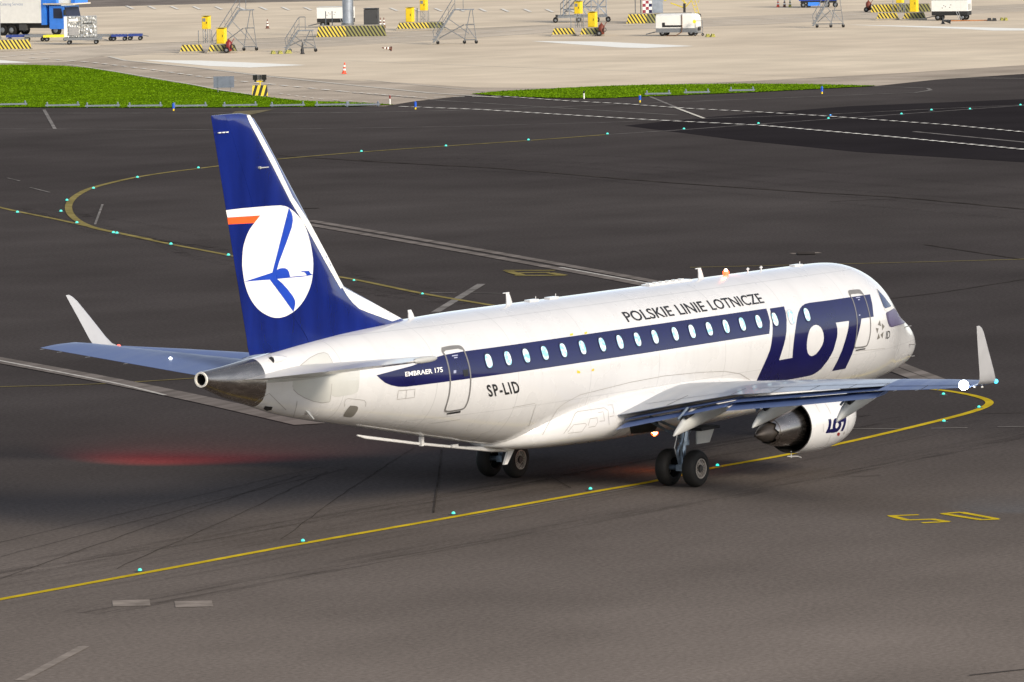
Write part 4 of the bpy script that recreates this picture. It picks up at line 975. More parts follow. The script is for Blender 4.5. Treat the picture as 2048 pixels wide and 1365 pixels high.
# ================================================================== FAR APRON: everything faces the camera's right (+X) and away (+Y)
def place(name, label, cat, px, py, ang=0, group=None):
    p = G(px, py); p.z = .024; yaw = math.atan2(p.y-CAM.y, p.x-CAM.x)
    return thing(name, label, cat, p, yaw-pi/2+radians(ang), group)
def m_(px, py): return KPX(G(px, py))

def barrier(label, px0, px1, py, h, dull=None, base=True, depth=1.6, group='striped concrete barriers', slope=.18):  # dull: share of the length before the painted-in shade begins
    k = m_((px0+px1)/2, py); L = (px1-px0)/k; t = place('striped_barrier', label, 'barrier', (px0+px1)/2, py, 0, group)
    a, b = -L/2, L/2; zb = .12 if base else 0
    if base: MB().box(a-.08, b+.08, -.1, depth+.1, 0, .13, conc).build('base_slab', t)
    parts = [(a, b, stripe)] if dull is None else [(a, a+L*dull, stripe), (a+L*dull+.004, b, stripe_shade)]
    for x0, x1, m in parts:
        s0 = slope if x0 == a else 0; s1 = slope if x1 == b else 0
        mb = MB(); mb.hexa([(x0,0,zb),(x1,0,zb),(x1,depth,zb),(x0,depth,zb),(x0+s0,.06,h),(x1-s1,.06,h),(x1-s1,depth-.06,h),(x0+s0,depth-.06,h)], m); mb.build('barrier_block', t)
    MB().box(a+slope, b-slope, .08, depth-.08, h, h+.05, conc).build('barrier_cap', t); return t
barrier('long striped barrier at the left edge below the grey column', -60, 63, 103, .85)
barrier('left half of the split striped barrier under the small yellow box', 360, 407, 107, .62, depth=1.2)
barrier('right half of the split striped barrier behind the red cart', 416, 474, 107, .62, .22, depth=1.2)
barrier('large striped barrier around the tall round grey column', 633, 773, 74, .86, .42, False)
barrier('striped barrier under the upright yellow cabinet at top centre', 794, 890, 61, .62, .66)
barrier('left half of the split striped barrier in front of the big steel docking stand', 1104, 1151, 73, .62, depth=1.2)
barrier('right half of the split striped barrier in front of the big steel docking stand', 1160, 1208, 73, .62, .25, depth=1.2)
barrier('long striped barrier around the red-and-white checkered column', 1253, 1388, 47, .78, .30, False)
barrier('rear striped barrier at the right behind the yellow post', 1741, 1862, 25, .68, .5, False)
barrier('front left striped barrier at the right, left of the yellow post', 1753, 1797, 41, .60, depth=1.2)
barrier('front right striped barrier at the right, beside the white power unit', 1806, 1852, 41, .60, .3, depth=1.2)

def cabinet(label, px, py, w, h, d=.6, z0=.6, stand=False, cat='cabinet', group='yellow equipment cabinets', ang=-22, col=None, name='equipment_cabinet', legs=None):
    """upright cabinet; stands on a barrier at z0, or on posts"""
    t = place(name, label, cat, px, py, ang, group); c = col or yel; c2 = yel2 if c is yel else c
    mb = MB(); mb.hexa([(-w/2,0,z0),(w/2,0,z0),(w/2,d,z0),(-w/2,d,z0),(-w/2,0,z0+h),(w/2,0,z0+h),(w/2,d,z0+h+.06),(-w/2,d,z0+h+.06)], c); mb.build('cabinet_body', t)
    mb = MB(); mb.box(-w/2+.04, w/2-.04, -.02, -.002, z0+.06, z0+h-.06, c); dr = mb.build('cabinet_door', t); MB().box(w/2-.12,w/2-.08,-.045,-.022,z0+h*.45,z0+h*.6,blk).build('door_handle', dr)
    MB().box(-w/2-.03, w/2+.03, -.03, d+.03, z0+h+.062, z0+h+.10, c2).build('cabinet_lid', t)
    if legs:
        mb = MB(); mb.bars([((a,b,z1),(a,b,z0)) for a in (-w/2+.06,w/2-.06) for b in (.06,d-.06) for z1 in (legs,)], .03, galv); mb.bars([((-w/2+.06,.06,legs+.1),(w/2-.06,.06,legs+.5)),((w/2-.06,.06,legs+.5),(-w/2+.06,.06,z0)),((-w/2+.06,.06,legs+.5),(w/2-.06,.06,legs+.1))], .018, galv)
        mb.bars([((-w/2-.3,0,legs-.5),(-w/2-.3,0,legs+1.0)),((w/2+.3,0,legs-.5),(w/2+.3,0,legs+1.0))], .035, galv); mb.build('support_posts', t)
        MB().box(-w*.36, w*.1, -.03, -.021, z0+h*.62, z0+h*.9, mat('display_grey', (.2,.22,.25), .3)).build('display', t)
    return t
cabinet('small yellow box raised on posts above the left split barrier', 411, 104, .50, .92, z0=1.72, legs=.62)
cabinet('yellow cabinet standing on the left split barrier in front of the tall stairs', 441, 106, .62, 1.12, z0=.67)
cabinet('slim yellow cabinet standing on the barrier at top centre', 818, 61, .55, 1.15, z0=.67)
cabinet('yellow box raised on posts at the top edge left of the leaning stairs', 846, 60, .5, .92, z0=1.6, legs=.67)
cabinet('small yellow box raised on a lattice mast before the docking stand', 1155, 72, .5, .92, z0=1.75, legs=.62)
cabinet('yellow cabinet standing on the barrier before the docking stand', 1183, 72, .60, 1.15, z0=.67)
cabinet('tall yellow cabinet at the right cut by the top edge', 1826, 26, .62, 1.5, z0=.02, ang=-20)
cabinet('yellow box on a mast at the top edge right, left of the tall yellow cabinet', 1798, 40, .5, .9, z0=1.4, legs=.62)
cabinet('dark grey ribbed cabinet on the large barrier beside the round column', 742, 72, 1.15, 1.25, 1.0, .88, cat='cabinet', group=None, ang=-8, col=dgrey, name='dark_cabinet')

# columns
def column(label, px, py, r, h, checker=False):
    t = place('support_column', label, 'column', px, py, 0, None)
    if not checker:
        MB().cyl((0,.8,.86),(0,.8,h), r, colm, n=36).build('column_shaft', t, smooth=30)
        MB().cyl((0,.8,.86),(0,.8,1.05), r+.12, galv, n=36).build('column_flange', t, smooth=30)
        mb = MB(); mb.cyl((-.02,.8-r+.01,2.0),(-.02,.8-r+.01,2.04), .02, galv); mb.build('weld_bracket', t)
        MB().cyl((r+.03,.75,.9),(r+.03,.75,h), .04, galv, n=8).build('cable_conduit', t)
    else:
        mb = MB(); c = r*2/3
        for i in range(3):
            for j in range(8): mb.box(-r+i*c, -r+(i+1)*c-.002, .2, .9, .8+j*.27, .8+(j+1)*.27-.002, wht if (i+j) % 2 else (chkred if i < 2 else navy))
        mb.build('checkered_panel', t)
        mb = MB(); mb.box(r+.02, r+.95, .25, .95, .8, h, colm); mb.build('steel_panel', t)
    return t
column('tall round grey steel column standing in the large striped barrier', 696, 73, .42, 6)
column('grey column cut off by the left edge of the photo', -6, 102, .25, 8)
column('red and white checkered column cut by the top edge', 1295, 46, .40, 3.4, True)
def post(label, px, py, h, r=.04, m=None, group='thin grey posts behind barriers'):
    t = place('thin_post', label, 'post', px, py, 0, group); MB().cyl((0,.4,0),(0,.4,h), r, m or galv, n=8).build('post_tube', t, smooth=1); MB().cyl((0,.4,h),(0,.4,h+.03), r*1.3, galv, n=8).build('post_cap', t); return t
post('thin post left of the round column, the left one of its pair', 652, 72, 1.95); post('thin post left of the round column, the right one of its pair', 665, 72, 1.95)
post('thin grey post just left of the checkered column', 1282, 46, 1.9); post('thin grey post further left of the checkered column', 1271, 46, 1.9)
post('thin grey post left of the raised yellow box at top centre', 835, 60, 1.75)

# ---- maintenance stairs
def stairs(label, px, py, run, h, plat, rail, width=1.0, n=12, x_leg=None, group='grey wheeled maintenance stairs', far=False, base_front=0, ang=0, lean=0.0):
    """ascends to the right; (px,py) = foot of the flight"""
    t = place('maintenance_stairs', label, 'stairs', px, py, ang, group); z0 = .25
    mb = MB()
    for y in (0, width): mb.hexa([(0,y-.03,z0-.1),(.16,y-.03,z0-.1),(.16,y+.03,z0-.1),(0,y+.03,z0-.1),(run-.08,y-.03,h),(run+.08,y-.03,h),(run+.08,y+.03,h),(run-.08,y+.03,h)], galv)
    for k in range(n):
        u = (k+.6)/n; x = run*u; z = z0+(h-z0)*u; mb.box(x-.11, x+.13, .03, width-.03, z-.02, z+.02, galv)
    mb.build('stair_flight', t)
    MB().box(run, run+plat, -.04, width+.04, h-.07, h, galv).build('platform', t)
    mb = MB(); r = .022
    for y in (0, width):
        mb.path([(.15,y,z0+.1),(.05,y,z0+.75),(run*.95,y,h+.85),(run+.1,y,h+rail),(run+plat*.45,y,h+rail)], r, galv, 6)
        mb.path([(.3,y,z0+.55),(run,y,h+.45)], r*.8, galv, 6)
        for u in (.25,.5,.75): mb.cyl((run*u,y,z0+(h-z0)*u),(run*u-.05,y,z0+(h-z0)*u+.75), r*.8, galv, n=6)
        for x in (run+.05, run+plat*.45): mb.cyl((x,y,h),(x,y,h+rail), r, galv, n=6)
    mb.build('handrail', t)
    mb = MB(); xl = run+plat; xm = run+plat*.15 if x_leg is None else x_leg; B = xl+.12
    for y in (0, width):
        mb.bars([((xl-.15,y,h-.07),(B,y,.3)), ((xl-.3,y,h-.07),(xm,y,.3)), ((xm,y,.3),(B,y,.3)), ((xm+.1,y,h*.55),(xl-.05,y,h*.55)), ((run*.55,y,h*.5),(xm+.1,y,.32)), ((run*.75,y,h*.72),(xm+.35,y,h*.3)), ((run*.3,y,.45),(xm,y,h*.55)), ((xm+.1,y,h*.55),(B,y,.35)), ((run*.12,y,.3),(xm,y,.3) if base_front else (run*.2,y,.32))], .026, galv)
    for x, z in ((xm,.3),(B,.3),(xl-.15,h-.1),(xm+.12,h*.55)): mb.cyl((x,0,z),(x,width,z), .026, galv, n=6)
    mb.build('support_frame', t)
    for x in (.42, xm, B):
        for y in (0, width):
            c = MB().revolve([(-.05,.02),(-.05,.13),(.05,.13),(.05,.02)], rubber, (x,y,.13), 'y', 16).build('castor', t, smooth=30)
            MB().box(x-.04,x+.04,y-.07,y+.07,.2,.31,galv).build('castor_fork', c)
    return t
stairs('tall grey maintenance stairs with long flight beside the yellow cabinet', 424, 104, 2.15, 3.15, 1.15, .9, .95, 13, x_leg=2.45)
stairs('smallest grey maintenance stairs with hanging box, between cones and chocks', 569, 106, 1.1, 1.65, 1.15, 1.0, .95, 8, x_leg=1.35)
stairs('grey maintenance stairs at top centre, right of the yellow cabinets', 865, 90, 1.75, 2.70, 1.55, .9, 1.0, 12, x_leg=2.5)
stairs('grey maintenance stairs in front of the blue truck near the top right', 1624, 57, 1.55, 2.55, .9, .9, 1.0, 11, x_leg=1.55, base_front=1)

# ---- cones, chocks
def cone(label, px, py, h=.75, m=None, tilt=0, az=0, stripes=True, group='traffic cones'):
    t = place('traffic_cone', label, 'traffic cone', px, py, 0, group); m = m or orange
    R = Matrix.Rotation(az, 4, 'Z') @ Matrix.Rotation(tilt, 4, 'Y'); lift = .17*abs(sin(tilt))
    def fix(o): o.data.transform(Matrix.Translation((0,0,lift)) @ R); return o
    fix(MB().box(-.18,.18,-.18,.18,0,.04,m).build('cone_base', t))
    mb = MB(); pr = [(.041,.135),(h*.36,.095)]; fix(mb.revolve([(.041,.135),(h,.03)], m, (0,0,0), 'z', 18).build('cone_body', t, smooth=1))
    if stripes:
        for a, b in ((.30,.45),(.62,.76)):
            rr = lambda u: .135+(.03-.135)*((u*h-.041)/(h-.041))+.004
            fix(MB().revolve([(a*h,rr(a)),(b*h,rr(b))], wht, (0,0,0), 'z', 18).build('reflective_band', t, smooth=1))
    return t
cone('bright orange and white traffic cone leaning slightly, alone on the apron', 688, 149, .78, tilt=.08)
cone('grubby orange and white traffic cone on the apron right of the tall stairs', 535, 58, .80, brown)
cone('plain dark traffic cone beside the smallest stairs', 605, 109, .85, blackp, stripes=False)
cone('left one of two traffic cones right of the dark cabinet', 761, 56, .85, brown); cone('right one of two traffic cones right of the dark cabinet', 768, 56, .85, brown)
cone('fallen dark traffic cone lying on the apron below the round column', 783, 103, .75, brown, tilt=-1.45, az=.25)
cone('orange traffic cone at the top edge, leftmost of three', 1556, 15, .82, orange); cone('brown traffic cone at the top edge, middle of three', 1569, 15, .82, brown); cone('dull yellowish traffic cone at the top edge, rightmost of three', 1580, 15, .82, chk)
cone('upright short black cone in front of the far right power unit', 1886, 49, .62, blackp, stripes=False); cone('fallen black cone in front of the far right power unit', 1901, 49, .6, blackp, tilt=-1.4, az=.1, stripes=False)
def chock(label, px, py, m, w=.34, group='wheel chocks'):
    t = place('wheel_chock', label, 'wheel chock', px, py, 12, group)
    MB().hexa([(-w/2,0,0),(w/2,0,0),(w/2,.5,0),(-w/2,.5,0),(-w/4,0,.24),(w/4,0,.24),(w/4,.5,.24),(-w/4,.5,.24)], m).build('chock_body', t)
    MB().path([(0,-.02,.15),(0,-.14,.2),(.06,-.14,.2)], .015, blk, 5).build('chock_handle', t); return t
chock('leftmost of three yellow wheel chocks left of the smallest stairs', 548, 109, chk); chock('middle of three yellow wheel chocks left of the smallest stairs', 562, 109, chk); chock('rightmost of three yellow wheel chocks left of the smallest stairs', 578, 108, chk, .5)
chock('yellow wheel chock just right of the near white power unit, the left one', 1417, 75, chk); chock('yellow wheel chock just right of the near white power unit, the right one', 1427, 75, chk)
chock('left black wheel chock at the end of the orange hose', 1980, 43, blackp); chock('right black wheel chock at the end of the orange hose', 1990, 43, blackp)
chock('left yellow wheel chock at the far right', 2005, 42, chk, .28); chock('right yellow wheel chock at the far right', 2013, 42, chk, .28)

# ---- wheels helper in local frame, axle along Y
def wheel(par, x, y, r, w=.2, hubm=None, name='wheel'):
    o = MB().revolve([(-w/2,r*.5),(-w/2,r*.92),(-w*.3,r),(w*.3,r),(w/2,r*.92),(w/2,r*.5)], rubber, (x,y,r), 'y', 24).build(name, par, smooth=30)
    MB().revolve([(-w/2-.01,.001),(-w/2-.01,r*.32),(-w/2+.02,r*.5),(w/2-.02,r*.5),(w/2+.01,r*.3),(w/2+.01,.001)], hubm or galv, (x,y,r), 'y', 18).build('wheel_hub', o, smooth=30); return o

# ---- red extinguisher carts
def cart(label, px, py, m, ang=0, flip=1):
    t = place('extinguisher_cart', label, 'extinguisher cart', px, py, ang, 'wheeled fire extinguisher carts')
    MB().revolve([(0,.05),(.03,.20),(.12,.24),(.68,.24),(.80,.14),(.86,.06),(.95,.05)], m, (0,0,.12), 'z', 20).build('extinguisher_tank', t, smooth=40)
    wheel(t, -.2*flip, -.32, .22, .09); wheel(t, -.2*flip, .32, .22, .09)
    MB().path([(.1*flip,-.2,.15),(.28*flip,-.2,.9),(.42*flip,-.2,1.1),(.42*flip,.2,1.1),(.28*flip,.2,.9),(.1*flip,.2,.15)], .022, m, 6).build('cart_handle', t)
    mb = MB()
    mb.path([(.25*flip+.13*cos(a*pi/6),-.27,.5+.16*sin(a*pi/6)) for a in range(13)], .03, blk, 6); mb.build('hose_coil', t); return t
cart('dark red extinguisher cart parked against the left split barrier', 458, 107, red); cart('rusty red extinguisher cart parked beside the docking stand barrier', 1203, 73, rust); cart('rusty orange extinguisher cart left of the rear barrier at top right', 1737, 25, rust, 0)

# ---- signs and lamps on the near grass
t = place('taxiway_sign', 'grey back of a taxiway sign standing on two legs in the grass', 'sign', 448, 186)
MB().box(-.66,.66,0,.14,.12+.18,1.02,signg).build('sign_panel', t); mb = MB(); 
for x in (-.38,.42): mb.box(x-.02,x+.02,-.02,-.002,.3,1.0,signg)
mb.build('panel_rib', t)
for x in (-.38,.42): MB().cyl((x,.07,0),(x,.07,.31),.025,galv).build('sign_leg', t)
t = place('guard_light', 'pair of black hooded guard lights on a black-and-yellow striped box', 'guard light', 520, 193)
MB().hexa([(-.5,0,0),(.5,0,0),(.5,.5,0),(-.5,.5,0),(-.46,.03,.66),(.46,.03,.66),(.46,.47,.66),(-.46,.47,.66)], stripe_mat('guard_stripes', (.72,.55,.03), (.01,.01,.01), .36, -.35)).build('striped_box', t)
mb = MB(); mb.cyl((.02,.2,.66),(.02,.2,1.1),.04,yel); mb.box(-.26,.3,.15,.25,.86,.94,yel); mb.build('light_bracket', t)
for x in (-.28,.28):
    h_ = MB().hexa([(x-.15,0,1.0),(x+.15,0,1.0),(x+.15,.3,1.0),(x-.15,.3,1.0),(x-.15,-.08,1.32),(x+.15,-.08,1.32),(x+.15,.3,1.32),(x-.15,.3,1.32)], blackp).build('lamp_housing', t); MB().box(x-.06,x+.08,.05,.2,.88,1.0,blackp).build('lamp_foot', h_)
MB().box(-.11,.12,.05,.3,1.02,1.30,dgrey).build('control_box', t)
def marker(label, px, py, kind='blue'):
    t = place('edge_marker', label, 'edge marker', px, py, 0, 'blue edge markers' if kind == 'blue' else 'slim white posts')
    if kind == 'blue':
        MB().cyl((0,0,.14),(0,0,.42),.075,mblue,n=14).build('reflector_sleeve', t, smooth=30); MB().cyl((0,0,0),(0,0,.14),.05,yel,n=14).build('marker_stem', t, smooth=30); MB().cyl((0,0,.42),(0,0,.47),.045,yel if px == 1280 else mblue,n=14).build('marker_cap', t, smooth=30)
    else:
        MB().cyl((0,0,0),(0,0,.34),.045,wht,n=10).build('post_tube', t, smooth=30); MB().cyl((0,0,.34),(0,0,.55 if px < 1000 else .48),.05,red if px < 1000 else blackp,n=10).build('post_cap', t, smooth=30)
marker('blue edge marker on the left below the grass edge', 347, 223); marker('blue edge marker beside the tip of the left grass wedge', 831, 220); marker('blue and yellow edge marker below the right grass strip', 1280, 206); marker('blue edge marker far right of the grass strip', 1644, 189)
marker('slim white post with red top at the tip of the left grass', 780, 210, 'w'); marker('slim white post with black top on the right grass strip', 1168, 199, 'w')
def edge_bar(label, px, py, L=1.6, ang=0):
    t = place('low_edge_bar', label, 'low bar', px, py, ang, 'low grey bars along the grass edge')
    MB().box(-L/2,L/2,0,.16,.06,.15,mat('bar_grey', (.16,.18,.22), .5)).build('bar_rail', t)
    for x in (-L/2+.12,L/2-.12): p = MB().cyl((x,.08,0),(x,.08,.24),.06,mat('post_blue_grey', (.12,.15,.2), .5),n=8).build('bar_post', t); MB().sphere((x,.08,.27),.045,mat('bar_knob', (.22,.25,.3), .4),8,5).build('post_knob', p, smooth=1)
LB = [(20,213),(125,215),(205,216),(290,216),(380,216),(480,215),(575,215),(665,214),(725,214)]
for i, (x, y) in enumerate(LB): edge_bar('low grey edge bar along the left grass, number %d counted from the left' % (i+1) if False else ['low edge bar at the left edge of the photo below the grass','low edge bar second from the left below the grass','low edge bar third from the left below the grass','low edge bar just left of the blue marker under the grass','low edge bar just right of the blue marker under the grass','low edge bar directly behind the top of the tail fin','low edge bar under the striped guard light','low edge bar second nearest the tip of the left grass','low edge bar nearest the tip of the left grass'][i], x, y, 2.1)
for x, y, l in ((1316,192,'left one of three low edge bars on the right grass strip'),(1394,189,'middle one of three low edge bars on the right grass strip'),(1484,185,'right one of three low edge bars on the right grass strip')): edge_bar(l, x, y, 1.6, 3)

# ---- ground power units
def gpu(label, px, py, L, H, style):
    t = place('ground_power_unit', label, 'power unit', px, py, -14, None); D = 1.5; k = 0
    if style == 'round':
        z0 = .62; R = []
        for x, a, b in ((-L/2,.12,-.12),(-L/2+.06,.0,0),(-L/2+.2,-.02,.03),(L/2-.5,-.02,.05),(L/2-.15,0,.0),(L/2,.05,-.15)): R.append([(x,a,z0),(x,D-a,z0),(x,D-a,z0+(H-z0)*.85+b),(x,D-.2,H+b),(x,.2,H+b),(x,a,z0+(H-z0)*.85+b)])
        body = MB().loft(R, wht).build('housing', t, smooth=40)
        MB().box(-L/2+.05,L/2-.02,.0,D,.28,z0-.002,mat('skirt_grey', (.17,.18,.19), .5)).build('chassis_skirt', t)
        MB().box(-L*.33,L*.15,-.035,-.022,z0+.08,z0+.24,blk).build('side_vent', body); MB().box(-L*.33,-L*.26,-.035,-.022,z0+.24,z0+.45,blk).build('side_window', body)
        MB().box(L/2+.06,L/2+.08,.4,1.1,z0-.2,z0+.1,blk).build('rear_grille', body)
        MB().path([(L*.15,-.05,H),(L*.15,-.06,z0),(L*.14,-.08,.3),(L*.02,-.3,.05),(-L*.2,-.3,.04)], .04, mat('brown_cable', (.12,.06,.03), .6), 7).build('power_cable', t)
    else:
        z0 = .78; body = MB().box(-L/2,L/2,0,D,z0,H,wht).build('housing', t)
        MB().box(-L/2-.01,L/2+.01,-.01,D+.01,H,H+.05,lgray).build('housing_lid', body)
        MB().box(-L/2,L/2,.02,D-.02,.42,z0-.002,blk).build('chassis_frame', t)
        for x, z in ((-.35,.25),(-.28,.45),(-.2,.35),(.0,.3),(.05,.5)): MB().box(L*x*.6,L*x*.6+.07,-.012,-.002,z0+z,z0+z+.06,dgrey).build('control_mark', body)
        MB().box(L*.32,L*.321,-.008,-.002,z0+.05,H-.08,lgray).build('panel_gap', body)
        mb = MB(); mb.box(L/2+.012,L/2+.02,.3,1.2,z0+.1,H-.3,lgray); mb.build('end_panel', body)
        for dx in (.35,.41): MB().path([(L*dx-.5,-.05,z0),(L*dx-.35,-.1,.4),(L*dx-.2,-.12,.06)], .03, galv, 6).build('hanging_cable', t)
    for x in (-L*.33, L*.36):
        for y in (.1, D-.1): wheel(t, x, y, .26, .18)
    MB().path([(-L*.42,D/2,.35),(-L*.5-.2,D/2,.3),(-L*.5-.9,D/2-.25,.14)], .04, galv, 7).build('tow_bar', t)
    return t
gpu('near white ground power unit with rounded hood and grey skirt', 1352, 73, 3.4, 1.72, 'round')
gpu('boxy white ground power unit on black wheels at the far right', 1899, 42, 3.1, 1.70, 'box')
gpu('boxy white power unit behind the round grey column', 668, 56, 3.0, 1.72, 'box')
t = place('cable_hose', 'orange hose lying on the apron at the far right', 'hose', 1940, 43)
MB().path([(-1.6,.0,.04),(-.8,.12,.04),(0,-.05,.04),(.9,.06,.04),(1.6,.0,.04)], .04, hose, 7).build('hose_tube', t)
t = place('wheeled_trolley', 'small bare steel trolley right of the near power unit', 'trolley', 1398, 73)
mb = MB(); mb.bars([((-.3,0,.25),(-.3,0,1.2)),((.3,0,.25),(.3,0,1.2)),((-.3,0,1.2),(.3,0,1.2)),((-.3,0,.7),(.3,0,.7)),((-.3,0,.25),(.3,0,.25)),((-.3,.4,.25),(.3,.4,.25)),((-.3,0,.25),(-.3,.4,.25)),((.3,0,.25),(.3,.4,.25))], .025, galv); mb.build('trolley_frame', t)
for x in (-.3,.3): wheel(t, x, .1, .11, .06)
MB().cyl((-.35,-.1,1.15),(-.35,.1,1.15),.14,yel,n=16).build('cable_reel', t, smooth=30)

# ---- docking stand (grey) and yellow docking stand
t = place('docking_stand', 'large grey steel docking stand with cabin boxes at the top edge', 'docking stand', 1162, 46)
mb = MB(); mb.box(-2.1,2.3,-.1,.1,.42,.62,galv); mb.box(-2.1,2.3,1.9,2.1,.42,.62,galv); mb.box(-1.9,-1.7,0,2,.44,.6,galv); mb.box(1.9,2.1,0,2,.44,.6,galv); mb.build('chassis', t)
for x in (-2.2,-.2,1.4,2.35):
    for y in (0,2): wheel(t, x, y, .22, .16)
mb = MB(); L = []
for y in (0,2):
    for x in (-1.5,-1.0,0,.9,1.5,2.2): L.append(((x,y,.6),(x,y,2.2 if x > -.6 else 2.0)))
    L += [((-.6,y,.6),(1.2,y,2.1)),((1.2,y,.6),(-.4,y,2.1)),((.9,y,.6),(2.2,y,2.1)),((2.2,y,.6),(.9,y,2.1)),((-1.5,y,1.1),(-.2,y,1.1)),((0,y,1.3),(2.2,y,1.3)),((-.3,y,.6),(.5,y,2.1)),((.5,y,.6),(-.3,y,2.1))]
mb.bars(L, .04, colm); mb.build('lattice_frame', t)
mb = MB()
for k in range(7): mb.box(-1.5+k*.2,-1.26+k*.2,.2,1.8,.72+k*.22,.76+k*.22,galv)
for y in (.15,1.85): mb.cyl((-1.6,y,.62),(-.1,y,2.3),.045,galv,n=6)
mb.build('stair_flight', t)
mb = MB()
for y in (.1,1.9): mb.bars([((-1.75,y,.62),(-1.75,y,1.6)),((-1.75,y,1.6),(-.4,y,2.9)),((-1.2,y,.9),(-1.2,y,2.1)),((-1.75,y,1.1),(-.4,y,2.4))], .03, galv)
mb.build('handrail', t)
MB().box(-.1,1.15,.1,1.9,2.0,3.6,mat('cabin_grey', (.13,.16,.22), .5)).build('cabin_box', t); MB().box(1.2,2.2,.1,1.9,2.05,3.3,mat('cabin_grey', (.13,.16,.22), .5)).build('cabin_box', t)
MB().box(-2.2,-2.0,-.2,.2,.5,.7,blk).build('wheel_guard', t)
t = place('yellow_docking_stand', 'yellow docking stand with crossed braces and ladder at the top edge', 'docking stand', 1362, 39)
yst = mat('stand_yellow', (.60,.47,.05), .5, var=.15)
mb = MB(); L = []
for y in (0,1.4):
    L += [((-1.4,y,1.6),(.9,y,3.0)),((-1.4,y,2.9),(.5,y,1.3)),((-1.5,y,2.0),(.2,y,3.2)),((.3,y,.5),(.3,y,3.2)),((-.9,y,1.4),(.3,y,.95)),((.3,y,.9),(.95,y,1.6)),((-1.4,y,1.6),(-1.4,y,3.0)),((-.5,y,2.7),(.9,y,1.9)),((-1.4,y,2.3),(0,y,2.6))]
mb.bars(L, .04, yst); mb.build('scissor_frame', t)
mb = MB(); mb.bars([((.5,0,3.0),(1.35,0,.25)),((.85,0,3.0),(1.65,0,.25)),((1.2,0,3.0),(1.75,0,1.9)),((1.75,0,1.9),(1.5,0,1.4))]+[((.5+.85*u,0,3-2.75*u),(.85+.8*u,0,3-2.75*u)) for u in [k/9 for k in range(10)]], .03, yst); mb.build('ladder', t)
for x, y in ((1.55,0),(1.55,1.4),(.3,0),(.3,1.4)): wheel(t, x, y, .22, .14)
MB().box(.2,.42,-.1,.1,.44,1.35,blk).build('leg_foot', t)

# ---- blue truck at the top right
t = place('baggage_truck', 'blue truck at the top edge behind the rightmost maintenance stairs', 'truck', 1638, 16)
MB().box(-1.85,1.7,0,2.0,.62,2.6,mat('deep_blue_body', (.01,.04,.28), .4, coat=.4)).build('truck_body', t)
MB().box(-1.0,.1,-.02,.4,.16,.5,blu).build('side_tank', t)
for x in (-1.45,-.95,.75,1.5): wheel(t, x, .1, .25, .16)
MB().box(-1.7,1.6,.1,1.9,.42,.61,blk).build('truck_chassis', t)

# ---- catering truck (front visible to the right)
t = place('catering_truck', 'white box catering truck with bright blue cab at the top left', 'truck', 84, 73, -33)
tglass = mat('truck_glass', (.02,.025,.05), .4, spec=.3)
body = MB().box(-6.6,-.62,.9,3.3,1.06,4.4,wht).build('cargo_box', t)
cf = bpy.data.curves.new('cw', 'FONT')
def flat_text(txt, x0, z0, h, y, m, par, name='lettering', sx=1.0):
    bm = text_bm(txt); mn = min(v.co.x for v in bm.verts); hh = .73
    for v in bm.verts: v.co = Vector((x0+(v.co.x-mn)*h/hh*sx, y, z0+v.co.y*h/hh))
    me = bpy.data.meshes.new(name); bm.to_mesh(me); bm.free(); me.materials.append(m); o = bpy.data.objects.new(name, me); COL.objects.link(o); o.parent = par; return o
flat_text('KLM', -5.98, 2.55, .33, .894, mat('crown_blue', (.03,.10,.5), .5), body, 'company_lettering'); flat_text('Catering Services', -4.72, 2.55, .26, .894, mat('lettering_grey', (.28,.33,.45), .5), body, 'company_lettering', .92)
MB().box(-.61,-.15,.9,3.3,.9,4.4,blu).build('lift_frame', t)
cab = MB().hexa([(.2,.9,.55),(1.9,.9,.55),(1.9,3.3,.55),(.2,3.3,.55),(.2,.9,2.5),(1.62,.9,2.5),(1.62,3.3,2.5),(.2,3.3,2.5)], blu).build('cab', t)
MB().hexa([(1.885,1.0,1.5),(1.80,1.0,1.5),(1.80,3.2,1.5),(1.885,3.2,1.5),(1.70,1.05,2.38),(1.6,1.05,2.38),(1.6,3.15,2.38),(1.70,3.15,2.38)], tglass).build('windscreen', cab)
MB().hexa([(.62,.88,1.45),(1.55,.88,1.45),(1.55,.95,1.45),(.62,.95,1.45),(.62,.88,2.3),(1.42,.88,2.3),(1.42,.95,2.3),(.62,.95,2.3)], tglass).build('side_window', cab)
MB().box(1.905,1.93,1.15,3.05,.78,1.22,blackp).build('front_grille', cab); MB().box(1.905,1.98,.92,3.28,.40,.62,dgrey).build('bumper', cab)
MB().box(1.985,2.0,1.9,2.5,.44,.58,wht).build('number_plate', cab); MB().box(1.935,1.95,1.95,2.25,.9,1.1,galv).build('front_badge', cab)
for y in (1.05,2.9): MB().box(1.985,2.0,y,y+.3,.45,.6,wht).build('headlight', cab)
MB().box(1.8,1.9,.62,.88,1.7,2.2,blackp).build('wing_mirror', cab)
MB().box(-.3,2.7,.7,3.5,2.62,2.72,canopy).build('loading_platform', t)
MB().box(-.14,.9,.95,3.2,2.73,4.4,blu).build('front_body', t); MB().box(.91,2.2,1.3,3.1,2.73,4.4,wht).build('front_door_panel', t); MB().box(2.21,2.6,1.2,3.2,2.73,4.4,blu).build('front_body', t)
MB().box(-6.5,.2,1.3,2.9,.62,1.05,blk).build('truck_chassis', t)
for x in (-4.6,-3.7,.75):
    for y in (1.1,3.1): wheel(t, x, y, .46, .3)
mb = MB(); mb.box(-2.9,-2.2,.95,1.3,.45,.95,dgrey); mb.build('fuel_tank', t)

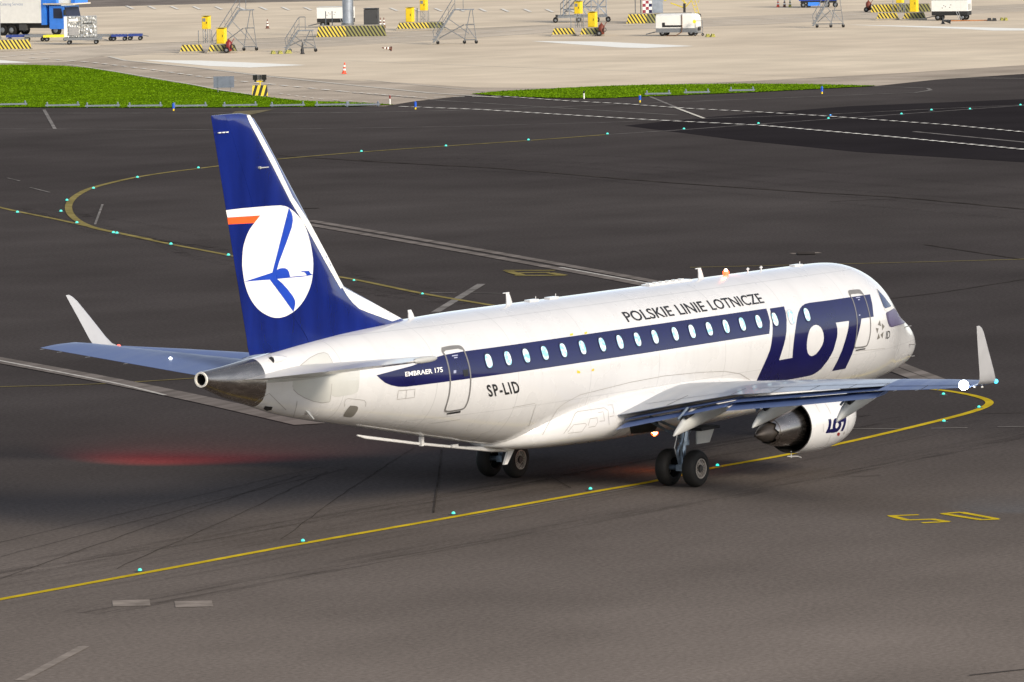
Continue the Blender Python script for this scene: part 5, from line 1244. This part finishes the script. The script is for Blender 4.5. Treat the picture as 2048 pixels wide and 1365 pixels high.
# ---- dollies in a row, one carries a foil covered container
def dolly(label, px, py, L, m, zt=.52, D=1.6, grp='cargo dollies in a row', low=.34):
    t = place('cargo_dolly', label, 'dolly', px, py, -3, grp)
    mb = MB(); mb.box(-L/2,L/2,0,.1,low,zt,m); mb.box(-L/2,L/2,D-.1,D,low,zt,m); mb.box(-L/2,-L/2+.1,.102,D-.102,low,zt,m); mb.box(L/2-.1,L/2,.102,D-.102,low,zt,m); mb.build('dolly_frame', t)
    mb = MB()
    for k in range(int(L/.28)): mb.cyl((-L/2+.22+k*.28,.12,zt-.05),(-L/2+.22+k*.28,D-.12,zt-.05),.04,galv,n=8)
    mb.build('roller_deck', t, smooth=30)
    for x in (-L*.36,L*.36):
        for y in (.08,D-.08): wheel(t, x, y, .17, .12)
    MB().path([(L/2,D/2,.4),(L/2+.5,D/2,.3)], .035, galv, 6).build('drawbar', t); return t
dolly('blue dolly with grey deck left of the yellow one', 35, 84, 1.9, dblu); dolly('grey dolly below the truck box', 70, 84, 1.7, galv)
dolly('dolly with a bright yellow side rail in front of the truck', 112, 84, 2.1, mat('dolly_yellow', (.72,.65,.03), .5), grp='cargo dollies in a row'); dolly('grey dolly just right of the foil container', 206, 83, 1.7, galv)
dolly('dark blue dolly at the right end, left half', 238, 83, 1.25, dblu); dolly('dark blue dolly at the very right end of the row', 270, 82, 1.15, dblu)
dolly('light steel dolly carrying the silver foil container', 165, 90, 3.0, galv, .56, 1.7)
t = place('cargo_container', 'silver foil covered cargo container standing on the dolly', 'container', 162, 90, -3)
def crumple(x0, x1, name):
    mb = MB(); n = 14; V = []
    def pt(x, y, z): return (x+random.gauss(0,.012), y+random.gauss(0,.02), z+random.gauss(0,.012))
    for i in range(n+1):
        for j in range(n+1): V.append(pt(x0+(x1-x0)*i/n, .05, .60+1.66*j/n))
    mb.add(V, [(i*(n+1)+j, (i+1)*(n+1)+j, (i+1)*(n+1)+j+1, i*(n+1)+j+1) for i in range(n) for j in range(n)], silver)
    mb.box(x0, x1, .09, 1.55, .60, 2.25, silver); return mb.build(name, t, fix=False)
crumple(-1.05,-.02,'foil_cover'); crumple(.02,1.25,'foil_cover')
MB().box(-.95,-.2,-.02,.0,1.85,2.05,wht).build('container_label', t); MB().box(.2,.95,-.02,.0,1.65,1.75,dgrey).build('container_label', t); MB().box(-1.33,-1.07,.05,1.5,.60,2.24,wht).build('side_panel', t)
MB().box(-.95,-.15,-.025,.0,.75,1.4,mat('foil_plain', (.35,.34,.33), .4, metal=.5)).build('front_panel', t)
